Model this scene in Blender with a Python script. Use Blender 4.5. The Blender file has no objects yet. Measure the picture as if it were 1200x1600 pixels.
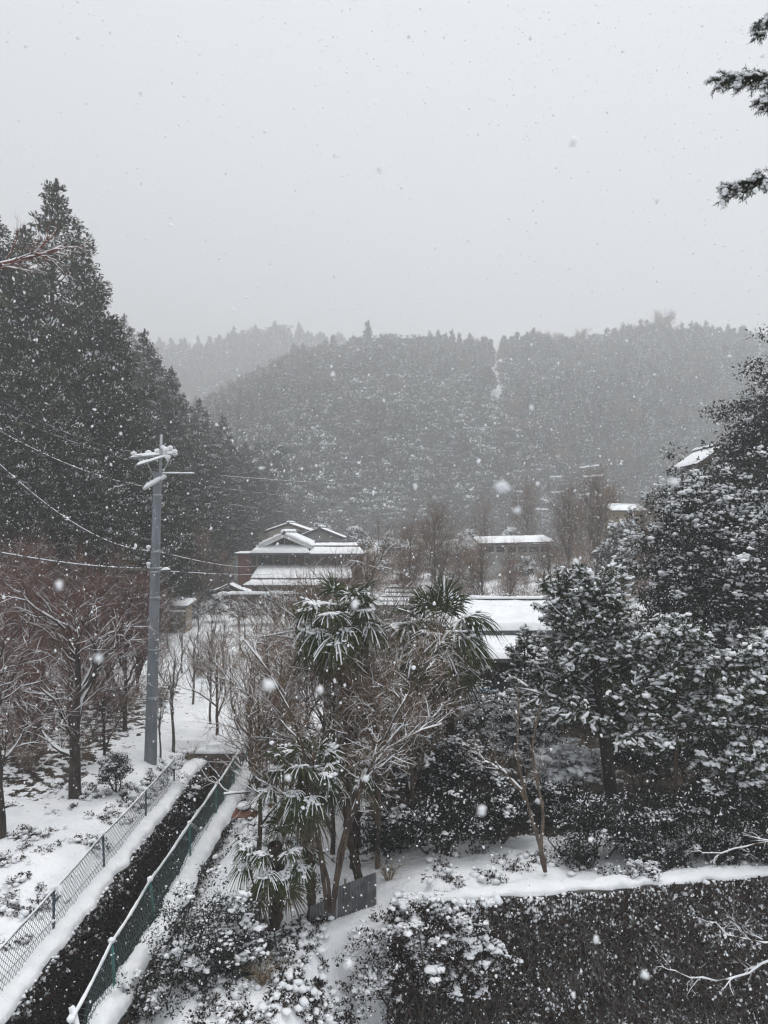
import bpy, math, random
import numpy as np
from mathutils import Vector, Matrix, Euler

# ------------------------------------------------------------------ camera, sky, sun, exposure
SC = bpy.context.scene
COL = SC.collection
CAMZ, PITCH, FPX = 10.0, math.radians(1.5), 1155.6
cam_d = bpy.data.cameras.new('camera'); cam = bpy.data.objects.new('camera', cam_d); COL.objects.link(cam)
cam.location = (0, 0, CAMZ); cam.rotation_euler = (math.radians(90) + PITCH, 0, 0)
cam_d.sensor_fit = 'VERTICAL'; cam_d.sensor_height = 36.0; cam_d.sensor_width = 27.0; cam_d.lens = 26.0
cam_d.clip_start = 0.05; cam_d.clip_end = 3000
cam_d.dof.use_dof = True; cam_d.dof.focus_distance = 22.0; cam_d.dof.aperture_fstop = 6.0
SC.camera = cam

SUN_EL, SUN_AZ = math.radians(78), math.radians(25)      # behind the cloud, up the valley
world = bpy.data.worlds.new('World'); SC.world = world; world.use_nodes = True
nt = world.node_tree; nt.nodes.clear()
def N(tree, kind, **kw):
    n = tree.nodes.new(kind)
    for k, v in kw.items(): setattr(n, k, v)
    return n
w_out = N(nt, 'ShaderNodeOutputWorld'); w_bg = N(nt, 'ShaderNodeBackground')
w_sky = N(nt, 'ShaderNodeTexSky'); w_sky.sky_type = 'NISHITA'; w_sky.sun_disc = False
w_sky.sun_elevation = SUN_EL; w_sky.sun_rotation = SUN_AZ; w_sky.dust_density = 6.0; w_sky.air_density = 1.0
w_bg.inputs['Strength'].default_value = 0.068
# closed cloud deck: an overcast luminance that rises smoothly from horizon to zenith, over a trace of the clear sky
w_tc = N(nt, 'ShaderNodeTexCoord'); w_sep = N(nt, 'ShaderNodeSeparateXYZ'); nt.links.new(w_tc.outputs['Generated'], w_sep.inputs[0])
w_mr = N(nt, 'ShaderNodeMapRange'); nt.links.new(w_sep.outputs['Z'], w_mr.inputs['Value'])
w_mr.inputs['From Min'].default_value = 0.0; w_mr.inputs['From Max'].default_value = 1.0
w_mr.inputs['To Min'].default_value = 6.2; w_mr.inputs['To Max'].default_value = 11.5
w_ns = N(nt, 'ShaderNodeTexNoise'); w_ns.inputs['Scale'].default_value = 1.6; w_ns.inputs['Detail'].default_value = 3
nt.links.new(w_tc.outputs['Generated'], w_ns.inputs['Vector'])
w_nr = N(nt, 'ShaderNodeMapRange'); nt.links.new(w_ns.outputs['Fac'], w_nr.inputs['Value'])
w_nr.inputs['To Min'].default_value = 0.94; w_nr.inputs['To Max'].default_value = 1.06
w_mul = N(nt, 'ShaderNodeMath', operation='MULTIPLY'); nt.links.new(w_mr.outputs[0], w_mul.inputs[0]); nt.links.new(w_nr.outputs[0], w_mul.inputs[1])
w_col = N(nt, 'ShaderNodeCombineColor')
for ch, k in (('Red', .968), ('Green', .998), ('Blue', 1.05)):
    m = N(nt, 'ShaderNodeMath', operation='MULTIPLY'); m.inputs[1].default_value = k
    nt.links.new(w_mul.outputs[0], m.inputs[0]); nt.links.new(m.outputs[0], w_col.inputs[ch])
w_mix = N(nt, 'ShaderNodeMix'); w_mix.data_type = 'RGBA'; w_mix.inputs[0].default_value = 0.94
nt.links.new(w_sky.outputs[0], w_mix.inputs[6]); nt.links.new(w_col.outputs[0], w_mix.inputs[7])
nt.links.new(w_mix.outputs[2], w_bg.inputs['Color']); nt.links.new(w_bg.outputs[0], w_out.inputs['Surface'])

sun_d = bpy.data.lights.new('sun', 'SUN'); sun = bpy.data.objects.new('sun', sun_d); COL.objects.link(sun)
sun_d.energy = 1.5; sun_d.angle = math.radians(55); sun_d.color = (1.0, .985, .96)
sdir = Vector((math.cos(SUN_EL) * math.sin(SUN_AZ), math.cos(SUN_EL) * math.cos(SUN_AZ), math.sin(SUN_EL)))
sun.rotation_euler = sdir.to_track_quat('Z', 'Y').to_euler()
vs = SC.view_settings; vs.view_transform = 'Standard'; vs.look = 'None'; vs.exposure = 0.42; vs.gamma = 1.0; vs.use_curve_mapping = False
SC.cycles.use_denoising = True
try:
    SC.cycles.denoiser = 'OPENIMAGEDENOISE'; SC.cycles.denoising_input_passes = 'RGB_ALBEDO_NORMAL'; SC.cycles.denoising_prefilter = 'ACCURATE'
except Exception: pass
SC.cycles.max_bounces = 6; SC.cycles.diffuse_bounces = 3; SC.cycles.glossy_bounces = 2; SC.cycles.volume_bounces = 3
SC.cycles.transparent_max_bounces = 4; SC.cycles.caustics_reflective = False; SC.cycles.caustics_refractive = False
SC.cycles.filter_width = 1.3

# ------------------------------------------------------------------ helpers
def P(px, py, Y):
    """point at depth Y metres that stands at this place in the photograph"""
    xc, yc = (px - 600) / FPX, (800 - py) / FPX
    dy = math.cos(PITCH) - yc * math.sin(PITCH); dz = math.sin(PITCH) + yc * math.cos(PITCH)
    t = Y / dy
    return np.array([xc * t, Y, CAMZ + dz * t])
def sm(a, b, x):
    t = np.clip((np.asarray(x, float) - a) / (b - a), 0, 1); return t * t * (3 - 2 * t)
def nrm(v):
    return v / np.maximum(np.linalg.norm(v, axis=-1, keepdims=True), 1e-9)
def rv(rng, n):
    return nrm(rng.normal(size=(n, 3)))
def empty(name, loc, rz=0.0, sc=1.0):
    o = bpy.data.objects.new(name, None); COL.objects.link(o); o.location = loc; o.rotation_euler = (0, 0, rz); o.scale = (sc,) * 3
    o.empty_display_size = .3
    return o
def tag(o, label=None, cat=None, group=None, kind=None):
    if label: o['label'] = label
    if cat: o['category'] = cat
    if group: o['group'] = group
    if kind: o['kind'] = kind
    return o
def link(name, me, parent=None, kind=None, loc=None):
    o = bpy.data.objects.new(name, me); COL.objects.link(o)
    if parent is not None: o.parent = parent
    if loc is not None: o.location = loc
    if kind: o['kind'] = kind
    return o
class Geo:
    """collects vertices and faces (numpy) for ONE mesh"""
    def __init__(s): s.V = []; s.F = []; s.A = []; s.T = []; s.n = 0
    def add(s, V, F, snow=0.0, tint=0.5):
        V = np.asarray(V, float).reshape(-1, 3); F = np.asarray(F, int)
        if len(F) == 0: return s
        s.V.append(V); s.F.append(F + s.n); s.n += len(V)
        s.A.append(np.broadcast_to(np.asarray(snow, float), (len(F),)).copy()); s.T.append(np.broadcast_to(np.asarray(tint, float), (len(F),)).copy())
        return s
    def mesh(s, name, mat, smooth=False):
        me = bpy.data.meshes.new(name)
        if not s.V: return me
        V = np.concatenate(s.V)
        loops = np.concatenate([f.ravel() for f in s.F]); tot = np.concatenate([np.full(len(f), f.shape[1]) for f in s.F])
        start = np.concatenate([[0], np.cumsum(tot)[:-1]])
        me.vertices.add(len(V)); me.vertices.foreach_set('co', V.astype(np.float32).ravel())
        me.loops.add(len(loops)); me.loops.foreach_set('vertex_index', loops.astype(np.int32))
        me.polygons.add(len(tot)); me.polygons.foreach_set('loop_start', start.astype(np.int32))
        me.polygons.foreach_set('use_smooth', np.full(len(tot), smooth, bool))
        a = me.attributes.new('snow', 'FLOAT', 'FACE'); a.data.foreach_set('value', np.concatenate(s.A).astype(np.float32))
        a = me.attributes.new('tint', 'FLOAT', 'FACE'); a.data.foreach_set('value', np.concatenate(s.T).astype(np.float32))
        me.update(calc_edges=True); me.materials.append(mat); return me
    def build(s, name, mat, parent=None, smooth=False, kind=None, loc=None):
        return link(name, s.mesh(name, mat, smooth), parent, kind, loc)
    # ---- shapes
    def box(s, a, b):
        (x0, y0, z0), (x1, y1, z1) = a, b
        V = [(x0, y0, z0), (x1, y0, z0), (x1, y1, z0), (x0, y1, z0), (x0, y0, z1), (x1, y0, z1), (x1, y1, z1), (x0, y1, z1)]
        return s.add(V, [(0, 3, 2, 1), (4, 5, 6, 7), (0, 1, 5, 4), (1, 2, 6, 5), (2, 3, 7, 6), (3, 0, 4, 7)])
    def slab(s, q, t):
        """quad q (4 points, counter-clockwise from above) thickened downwards by t"""
        q = np.asarray(q, float); V = np.concatenate([q, q - np.array([0, 0, t])])
        return s.add(V, [(0, 1, 2, 3), (7, 6, 5, 4), (0, 4, 5, 1), (1, 5, 6, 2), (2, 6, 7, 3), (3, 7, 4, 0)])
    def prism(s, poly, y0, y1):
        """polygon in x,z (ccw seen from -y) extruded from y0 to y1"""
        n = len(poly); V = [(x, y0, z) for x, z in poly] + [(x, y1, z) for x, z in poly]
        s.add(V, [tuple(range(n))]); s.add(V, [tuple(range(2 * n - 1, n - 1, -1))])
        return s.add(V, [(i, n + i, n + (i + 1) % n, (i + 1) % n) for i in range(n)])
    def tubes(s, Pts, R, sides=5, snow=0.0, tint=None, cap=False, flat=None):
        Pts = np.asarray(Pts, float); R = np.asarray(R, float)
        if Pts.ndim == 2: Pts = Pts[None]; R = R[None]
        n, K, _ = Pts.shape
        if n == 0: return s
        T = nrm(np.gradient(Pts, axis=1))
        ref = np.where(np.abs(T[:, :1, 2:3]) > .9, np.array([1., 0, 0]), np.array([0, 0, 1.]))
        U = nrm(np.cross(T, np.broadcast_to(ref, T.shape))); W = np.cross(U, T)
        a = np.arange(sides) * 2 * math.pi / sides + .3
        fl = 1.0 if flat is None else flat
        V = Pts[:, :, None] + R[:, :, None, None] * (np.cos(a)[None, None, :, None] * U[:, :, None] + fl * np.sin(a)[None, None, :, None] * W[:, :, None])
        i = np.arange(sides); j = (i + 1) % sides
        base = (np.arange(n)[:, None, None] * K + np.arange(K - 1)[None, :, None]) * sides
        F = np.stack([base + i, base + j, base + sides + j, base + sides + i], -1).reshape(-1, 4)
        tt = np.repeat(np.broadcast_to(.5 if tint is None else tint, (n,)), (K - 1) * sides)
        s.add(V, F, snow, tt)
        if cap:
            b = (np.arange(n) * K)[:, None] * sides; e = b + (K - 1) * sides
            off = s.n - n * K * sides
            s.F.append(np.concatenate([b + i[::-1], e + i]) + off); s.A.append(np.full(2 * n, snow)); s.T.append(np.full(2 * n, .5))
        return s
    def leaves(s, C, D, Nn, L, Wd, snow=0.0, tint=0.5, fold=.25):
        """pointed leaf quads: centre C, tip direction D, normal Nn"""
        D = nrm(D); S = nrm(np.cross(Nn, D)); M = np.cross(D, S)
        n = len(C); L = np.broadcast_to(L, (n,))[:, None]; Wd = np.broadcast_to(Wd, (n,))[:, None]
        V = np.stack([C - D * L * .5, C + S * Wd * .5 + M * Wd * fold, C + D * L * .5, C - S * Wd * .5 + M * Wd * fold], 1)
        return s.add(V, np.arange(4 * n).reshape(n, 4), snow, tint)
    def blobs(s, rng, C, S, flat=.65, rough=.22, lod=1):
        """snow lumps: squashed, uneven little bodies"""
        v, f = ICO[lod]; n = len(C)
        if n == 0: return s
        S = np.broadcast_to(np.asarray(S, float), (n,)) if np.ndim(S) < 2 else S
        S3 = S[:, None] * np.stack([rng.uniform(.8, 1.35, n), rng.uniform(.8, 1.35, n), rng.uniform(.8, 1.2, n) * flat], 1) if S.ndim == 1 else S
        r = 1 + rough * rng.normal(size=(n, len(v), 1)).clip(-1.6, 1.6)
        V = C[:, None] + v[None] * r * S3[:, None]
        F = (np.arange(n)[:, None, None] * len(v) + f[None]).reshape(-1, 3)
        return s.add(V, F, 1.0)
def _ico():
    t = (1 + 5 ** .5) / 2
    v = [(-1, t, 0), (1, t, 0), (-1, -t, 0), (1, -t, 0), (0, -1, t), (0, 1, t), (0, -1, -t), (0, 1, -t), (t, 0, -1), (t, 0, 1), (-t, 0, -1), (-t, 0, 1)]
    f = [(0, 11, 5), (0, 5, 1), (0, 1, 7), (0, 7, 10), (0, 10, 11), (1, 5, 9), (5, 11, 4), (11, 10, 2), (10, 7, 6), (7, 1, 8), (3, 9, 4), (3, 4, 2), (3, 2, 6), (3, 6, 8), (3, 8, 9), (4, 9, 5), (2, 4, 11), (6, 2, 10), (8, 6, 7), (9, 8, 1)]
    out = {0: (nrm(np.array(v, float)), np.array(f))}
    for lod in (1, 2):
        V = [tuple(x) for x in out[lod - 1][0]]; F = []; mid = {}
        def m(a, b):
            k = (min(a, b), max(a, b))
            if k not in mid:
                mid[k] = len(V); V.append(tuple(nrm(np.array(V[a]) + np.array(V[b]))))
            return mid[k]
        for a, b, c in out[lod - 1][1]:
            ab, bc, ca = m(a, b), m(b, c), m(c, a); F += [(a, ab, ca), (b, bc, ab), (c, ca, bc), (ab, bc, ca)]
        out[lod] = (np.array(V), np.array(F))
    out[-1] = (np.array([(1, 0, 0), (-1, 0, 0), (0, 1, 0), (0, -1, 0), (0, 0, 1), (0, 0, -1)], float),
               np.array([(0, 2, 4), (2, 1, 4), (1, 3, 4), (3, 0, 4), (2, 0, 5), (1, 2, 5), (3, 1, 5), (0, 3, 5)]))
    return out
ICO = _ico()

# cheap value noise for shapes (numpy)
_prm = np.random.default_rng(5).random((64, 64))
def vnoise(x, y):
    x = np.asarray(x, float); y = np.asarray(y, float)
    xi = np.floor(x).astype(int); yi = np.floor(y).astype(int); fx = x - xi; fy = y - yi
    fx = fx * fx * (3 - 2 * fx); fy = fy * fy * (3 - 2 * fy)
    g = lambda a, b: _prm[a % 64, b % 64]
    return (g(xi, yi) * (1 - fx) + g(xi + 1, yi) * fx) * (1 - fy) + (g(xi, yi + 1) * (1 - fx) + g(xi + 1, yi + 1) * fx) * fy
def fbm(x, y, o=3):
    v = 0; a = .5
    for k in range(o): v = v + a * (vnoise(x * 2 ** k + 17.3 * k, y * 2 ** k + 5.1 * k) - .5); a *= .5
    return v

# ------------------------------------------------------------------ materials
def newmat(name, rough=.8, spec=.2):
    m = bpy.data.materials.new(name); m.use_nodes = True; t = m.node_tree; b = t.nodes['Principled BSDF']
    b.inputs['Roughness'].default_value = rough; b.inputs['Specular IOR Level'].default_value = spec
    return m, t, b
def noise_mix(t, c0, c1, scale, detail=4, lo=.35, hi=.65, coord='Object', dist=0.0, stretch=None):
    tc = N(t, 'ShaderNodeTexCoord'); vec = tc.outputs[coord]
    if stretch:
        mp = N(t, 'ShaderNodeMapping'); mp.inputs['Scale'].default_value = stretch; t.links.new(vec, mp.inputs['Vector']); vec = mp.outputs[0]
    ns = N(t, 'ShaderNodeTexNoise'); ns.inputs['Scale'].default_value = scale; ns.inputs['Detail'].default_value = detail; ns.inputs['Distortion'].default_value = dist
    t.links.new(vec, ns.inputs['Vector'])
    r = N(t, 'ShaderNodeMapRange', interpolation_type='SMOOTHSTEP'); t.links.new(ns.outputs['Fac'], r.inputs['Value'])
    r.inputs['From Min'].default_value = lo; r.inputs['From Max'].default_value = hi
    mx = N(t, 'ShaderNodeMix'); mx.data_type = 'RGBA'; t.links.new(r.outputs[0], mx.inputs[0])
    for k, c in ((6, c0), (7, c1)):
        if hasattr(c, 'is_output'): t.links.new(c, mx.inputs[k])
        else: mx.inputs[k].default_value = (*c, 1)
    return mx.outputs[2], ns.outputs['Fac']
def bump(t, b, fac, strength, dist=.02):
    bp = N(t, 'ShaderNodeBump'); bp.inputs['Strength'].default_value = strength; bp.inputs['Distance'].default_value = dist
    t.links.new(fac, bp.inputs['Height']); t.links.new(bp.outputs[0], b.inputs['Normal'])
SNOWC = (.84, .86, .885)
def mat_snow():
    m, t, b = newmat('snow', .75, .15)
    c, f = noise_mix(t, (.80, .825, .85), (.88, .89, .905), 3.0, 5)
    t.links.new(c, b.inputs['Base Color'])
    ns = N(t, 'ShaderNodeTexNoise'); ns.inputs['Scale'].default_value = 28; ns.inputs['Detail'].default_value = 4
    tc = N(t, 'ShaderNodeTexCoord'); t.links.new(tc.outputs['Object'], ns.inputs['Vector'])
    bump(t, b, ns.outputs['Fac'], .5, .02)
    return m
def mat_plain(name, c0, c1, scale=6, rough=.8, spec=.25, bmp=.3, stretch=None, metal=0.0):
    m, t, b = newmat(name, rough, spec); c, f = noise_mix(t, c0, c1, scale, 6, .3, .7, stretch=stretch)
    t.links.new(c, b.inputs['Base Color']); b.inputs['Metallic'].default_value = metal
    if bmp: bump(t, b, f, bmp, .02)
    return m
def mat_foliage(name, dark, light, vary=0.0, rough=.55):
    """leaf colour varies leaf by leaf (tint); snow lies on the leaves that carry the snow attribute"""
    m, t, b = newmat(name, rough, .09)
    a = N(t, 'ShaderNodeAttribute', attribute_name='tint'); s = N(t, 'ShaderNodeAttribute', attribute_name='snow')
    mx = N(t, 'ShaderNodeMix'); mx.data_type = 'RGBA'; t.links.new(a.outputs['Fac'], mx.inputs[0]); mx.inputs[6].default_value = (*dark, 1); mx.inputs[7].default_value = (*light, 1)
    m2 = N(t, 'ShaderNodeMix'); m2.data_type = 'RGBA'; t.links.new(s.outputs['Fac'], m2.inputs[0]); t.links.new(mx.outputs[2], m2.inputs[6]); m2.inputs[7].default_value = (*SNOWC, 1)
    col = m2.outputs[2]
    if vary:                                                            # every tree of a wood has its own tone
        oi = N(t, 'ShaderNodeObjectInfo'); r = N(t, 'ShaderNodeMapRange'); t.links.new(oi.outputs['Random'], r.inputs['Value']); r.inputs['To Min'].default_value = 1 - vary; r.inputs['To Max'].default_value = 1 + vary
        hs = N(t, 'ShaderNodeHueSaturation'); t.links.new(r.outputs[0], hs.inputs['Value']); t.links.new(col, hs.inputs['Color']); col = hs.outputs[0]
    t.links.new(col, b.inputs['Base Color'])
    return m
M = {}
M['snow'] = mat_snow()
M['cedar'] = mat_foliage('cedar_foliage', (.013, .019, .009), (.068, .080, .042), .3)
M['broad'] = mat_foliage('broadleaf', (.007, .010, .007), (.024, .031, .019))
M['broad_grey'] = mat_foliage('broadleaf_dull', (.013, .016, .012), (.042, .047, .037))
M['fir'] = mat_foliage('fir_needles', (.011, .019, .006), (.05, .068, .022))
M['palm'] = mat_foliage('palm_leaf', (.012, .022, .007), (.062, .082, .028), rough=.45)
M['palm_dead'] = mat_foliage('palm_dead_leaf', (.06, .045, .03), (.12, .095, .065))
M['ivy'] = mat_foliage('ivy_leaf', (.008, .005, .0035), (.052, .031, .020))
M['hill'] = mat_foliage('hill_forest', (.028, .042, .03), (.09, .105, .075), .55)
M['grass'] = mat_foliage('dry_grass', (.16, .12, .075), (.32, .26, .17))
M['bark'] = mat_plain('bark_dark', (.018, .014, .011), (.06, .047, .038), 9, bmp=.6, stretch=(1, 1, .25))
M['bark_cedar'] = mat_plain('bark_cedar', (.05, .038, .03), (.10, .075, .058), 6, bmp=.6, stretch=(1, 1, .15))
M['bark_grey'] = mat_plain('bark_grey', (.05, .043, .037), (.13, .115, .1), 9, bmp=.5, stretch=(1, 1, .4))
M['bark_brown'] = mat_plain('bark_brown', (.03, .021, .016), (.10, .072, .05), 8, bmp=.5, stretch=(1, 1, .3))
M['bark_tan'] = mat_plain('bark_tan', (.07, .05, .036), (.16, .12, .088), 7, bmp=.4, stretch=(1, 1, .3))
M['twig_red'] = mat_plain('twig_red', (.085, .038, .027), (.20, .10, .072), 3, bmp=0)
M['twig_brown'] = mat_plain('twig_brown', (.12, .074, .046), (.26, .17, .108), 3, bmp=0)
M['palm_bark'] = mat_plain('palm_bark', (.016, .011, .008), (.07, .045, .03), 14, bmp=.9, stretch=(1, 1, .6))
M['concrete'] = mat_plain('concrete', (.10, .10, .095), (.22, .215, .20), 3, bmp=.3)
M['pole'] = mat_plain('pole_concrete', (.155, .175, .195), (.235, .255, .275), 4, bmp=.12, stretch=(1, 1, .3))
M['steel'] = mat_plain('galvanised_steel', (.24, .26, .27), (.36, .38, .39), 8, .45, .5, .1, metal=.5)
M['teal'] = mat_plain('teal_paint', (.02, .115, .105), (.05, .20, .18), 8, .5, .4, .1)
M['navy'] = mat_plain('blue_grey_paint', (.02, .04, .06), (.05, .085, .115), 8, .5, .4, .1)
M['wire'] = mat_plain('wire', (.10, .11, .115), (.2, .21, .22), 8, .5, .4, 0)
M['wire_green'] = mat_plain('wire_green', (.02, .045, .042), (.045, .085, .08), 8, .5, .4, 0)
M['cable'] = mat_plain('cable', (.05, .05, .052), (.10, .10, .105), 8, .6, .3, 0)
M['porcelain'] = mat_plain('porcelain', (.55, .56, .56), (.65, .66, .66), 4, .3, .5, 0)
M['wood_dark'] = mat_plain('dark_timber', (.03, .02, .015), (.085, .058, .042), 5, bmp=.3, stretch=(1, 1, .2))
M['wood_grey'] = mat_plain('weathered_timber', (.10, .085, .07), (.2, .17, .14), 5, bmp=.4, stretch=(.2, 1, 1))
M['plaster_cream'] = mat_plain('cream_plaster', (.55, .53, .45), (.66, .64, .55), 2, bmp=.1)
M['plaster_grey'] = mat_plain('grey_plaster', (.27, .27, .26), (.36, .36, .34), 2, bmp=.1)
M['plaster_ochre'] = mat_plain('ochre_wall', (.20, .16, .105), (.31, .255, .175), 3, bmp=.3)
M['brick_wall'] = mat_plain('rust_red_wall', (.24, .10, .07), (.34, .15, .105), 3, bmp=.2)
M['tile'] = mat_plain('dark_roof_tile', (.05, .052, .058), (.10, .105, .11), 6, .5, .4, .3)
M['glass'] = mat_plain('window_glass', (.03, .035, .04), (.06, .068, .075), 3, .15, .5, 0)
M['white'] = mat_plain('white_paint', (.66, .66, .64), (.78, .78, .76), 3, bmp=.05)
M['tin'] = mat_plain('corrugated_tin', (.09, .095, .10), (.19, .195, .20), 4, .5, .4, .2, metal=.2)
M['rust'] = mat_plain('rusty_sheet', (.09, .035, .022), (.2, .085, .05), 6, bmp=.4)
M['blue_plastic'] = mat_plain('blue_plastic', (.05, .19, .34), (.09, .28, .45), 4, .4, .4, 0)

# ------------------------------------------------------------------ terrain
CH_L, CH_R, CH_TOP, CH_END = -5.9, -4.42, 2.5, 24.4          # the water channel
def wall_y(x): return 13.3 + .16 * (x - 1.15)                 # line of the garden retaining wall
WALL_TOP, WALL_X0, WALL_X1 = 3.5, .15, 11.5
def hill_main(x, y):
    zr = np.interp(x / 1.49, [-112, -86, -64, -46, -28, 0, 8, 22, 36, 40, 48, 62, 80, 98, 115, 130, 170, 260],
                      [0, 18, 38, 50, 60, 64, 63.5, 63, 62, 62, 64, 63, 65, 68, 66, 63.5, 68, 78]) * 1.52
    t = np.clip((y - 175) / 205, 0, 1.0); back = 1 - .35 * sm(410, 620, y)
    return zr * (t ** .85) * back
def hill_far(x, y):
    zr = np.interp(x, [-600, -330, -245, -185, -133, -95, -48, 90], [190, 175, 158, 150, 157, 166, 158, 135])
    return zr * np.clip((y - 430) / 190, 0, 1) ** .9
def ground_z(x, y, fine=True):
    x = np.asarray(x, float); y = np.asarray(y, float)
    zl = np.interp(y, [0, 8, 12, 14.6, 15.6, 22, 30], [1.2, 2.1, 2.34, 2.46, 2.8, 2.95, 3.1])
    zr = np.interp(y, [0, 8, 11, 14.5, 22, 30], [1.0, 2.1, 2.65, 3.1, 3.1, 3.1])
    zr = zr + .28 * sm(-.6, 1.0, x) * sm(12.5, 14, y)
    z = np.where(x < (CH_L + CH_R) / 2, zl, zr)
    # ground dips beside the channel's far kerb
    z = z - .95 * (1 - sm(CH_R + .25, CH_R + 1.5, x)) * (x > CH_R - .4) * (1 - sm(22, 25, y))
    far = np.interp(y, [30, 48, 72, 100, 130, 200, 900], [3.1, 3.6, 4.1, 5.0, 7.0, 8, 8])
    z = np.where(y > 30, far, z)
    # hillside under the cedars, garden bank on the other side
    z = z + np.minimum(.42 * np.maximum(0, -x - 14.5), 60) * sm(30, 44, y) * (1 - .6 * sm(150, 330, y))
    z = z + .05 * np.maximum(0, -x - 7.5) * sm(12, 16, y) * (1 - sm(30, 44, y))
    z = z + .22 * np.maximum(0, x - 9) * sm(18, 26, y) * (1 - sm(60, 120, y))
    z = np.where((x < CH_L) & (y < 25), np.minimum(z, 2.44 + .55 * np.maximum(0, CH_L - .4 - x)), z)
    # low yard below the retaining wall
    pit = sm(-1.3, 1.1, x + .25 * (13 - y)) * (1 - sm(.06, .28, y - wall_y(x)))
    z = z - 3.6 * pit
    # channel bed
    ch = (x > CH_L - .16) & (x < CH_R + .16) & (y < CH_END)
    z = np.where(ch, -.3, z)
    if fine:
        nearf = 1 - sm(30, 60, y)
        z = z + np.where(ch, 0, nearf * (.16 * fbm(x * .8, y * .8, 3) + .10 * fbm(x * 3.1 + 9, y * 3.1, 3)))
        z = z + (1 - nearf) * 1.2 * fbm(x * .05, y * .05, 3)
    return np.maximum(z, np.maximum(hill_main(x, y), hill_far(x, y)) + np.interp(y, [100, 130], [-5, 4]))
def G(x, y): return float(ground_z(x, y))

def axis(dense0, dense1, step, lo, hi, grow=1.09):
    a = list(np.arange(dense0, dense1, step)); d = step
    while a[-1] < hi: d = min(d * grow, 9); a.append(a[-1] + d)
    b = []; c = dense0; d = step
    while c > lo: d = min(d * grow, 9); c -= d; b.append(c)
    return np.array(b[::-1] + a)
xs = axis(-14.5, 4.0, .085, -530, 530); ys = axis(9.5, 27.0, .085, -30, 860)
xs = np.sort(np.concatenate([xs, [CH_L - .161, CH_L - .159, CH_R + .159, CH_R + .161]]))
XX, YY = np.meshgrid(xs, ys); ZZ = ground_z(XX, YY)
nx, ny = len(xs), len(ys)
ii = (np.arange(ny - 1)[:, None] * nx + np.arange(nx - 1)[None]).ravel()
g = Geo(); fx = (XX[:-1, :-1] + XX[1:, 1:]).ravel() / 2; fy = (YY[:-1, :-1] + YY[1:, 1:]).ravel() / 2
# where woods keep the snow off the soil ('tint' = share of bare forest floor)
wood = np.maximum(sm(-13.5, -16.5, fx) * sm(33, 40, fy), sm(160, 190, fy) * ((np.abs(fx - .1515 * fy) > 4.5) | (fy < 255)))
wood = np.maximum(wood, .75 * sm(-1.5, .5, fx) * sm(15.2, 16.4, fy - .15 * fx) * (1 - sm(26, 30, fy)))
wood = np.maximum(wood, .45 * sm(-7.4, -9.5, fx) * sm(18, 21, fy) * (1 - sm(30, 36, fy)))
wood = np.maximum(wood, .9 * ((fx > CH_L - .2) & (fx < CH_R + .2) & (fy < CH_END)))
g.add(np.stack([XX, YY, ZZ], -1), np.stack([ii, ii + 1, ii + nx + 1, ii + nx], -1), 0.0, wood)
def mat_ground():
    m, t, b = newmat('snowy_ground', .8, .15)
    c, f = noise_mix(t, (.79, .815, .84), (.88, .89, .905), 1.3, 5)
    soil, _ = noise_mix(t, (.018, .013, .010), (.075, .056, .04), 4.0, 6)
    tc = N(t, 'ShaderNodeTexCoord'); a = N(t, 'ShaderNodeAttribute', attribute_name='tint')
    n2 = N(t, 'ShaderNodeTexNoise'); n2.inputs['Scale'].default_value = 3.4; n2.inputs['Detail'].default_value = 8; n2.inputs['Roughness'].default_value = .62
    t.links.new(tc.outputs['Object'], n2.inputs['Vector'])
    th = N(t, 'ShaderNodeMath', operation='MULTIPLY_ADD'); th.inputs[1].default_value = -.42; th.inputs[2].default_value = .66; t.links.new(a.outputs['Fac'], th.inputs[0])
    sub = N(t, 'ShaderNodeMath', operation='SUBTRACT'); t.links.new(n2.outputs['Fac'], sub.inputs[0]); t.links.new(th.outputs[0], sub.inputs[1])
    r = N(t, 'ShaderNodeMapRange', interpolation_type='SMOOTHSTEP'); t.links.new(sub.outputs[0], r.inputs['Value']); r.inputs['From Min'].default_value = -.015; r.inputs['From Max'].default_value = .03
    mx = N(t, 'ShaderNodeMix'); mx.data_type = 'RGBA'; t.links.new(r.outputs[0], mx.inputs[0]); t.links.new(c, mx.inputs[6]); t.links.new(soil, mx.inputs[7])
    t.links.new(mx.outputs[2], b.inputs['Base Color'])
    n3 = N(t, 'ShaderNodeTexNoise'); n3.inputs['Scale'].default_value = 9; n3.inputs['Detail'].default_value = 7; t.links.new(tc.outputs['Object'], n3.inputs['Vector'])
    bump(t, b, n3.outputs['Fac'], .7, .06)
    return m
M['ground'] = mat_ground()
tag(g.build('ground', M['ground'], smooth=True), 'snow-covered valley floor, slopes and hillsides', 'ground', kind='structure')

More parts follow.
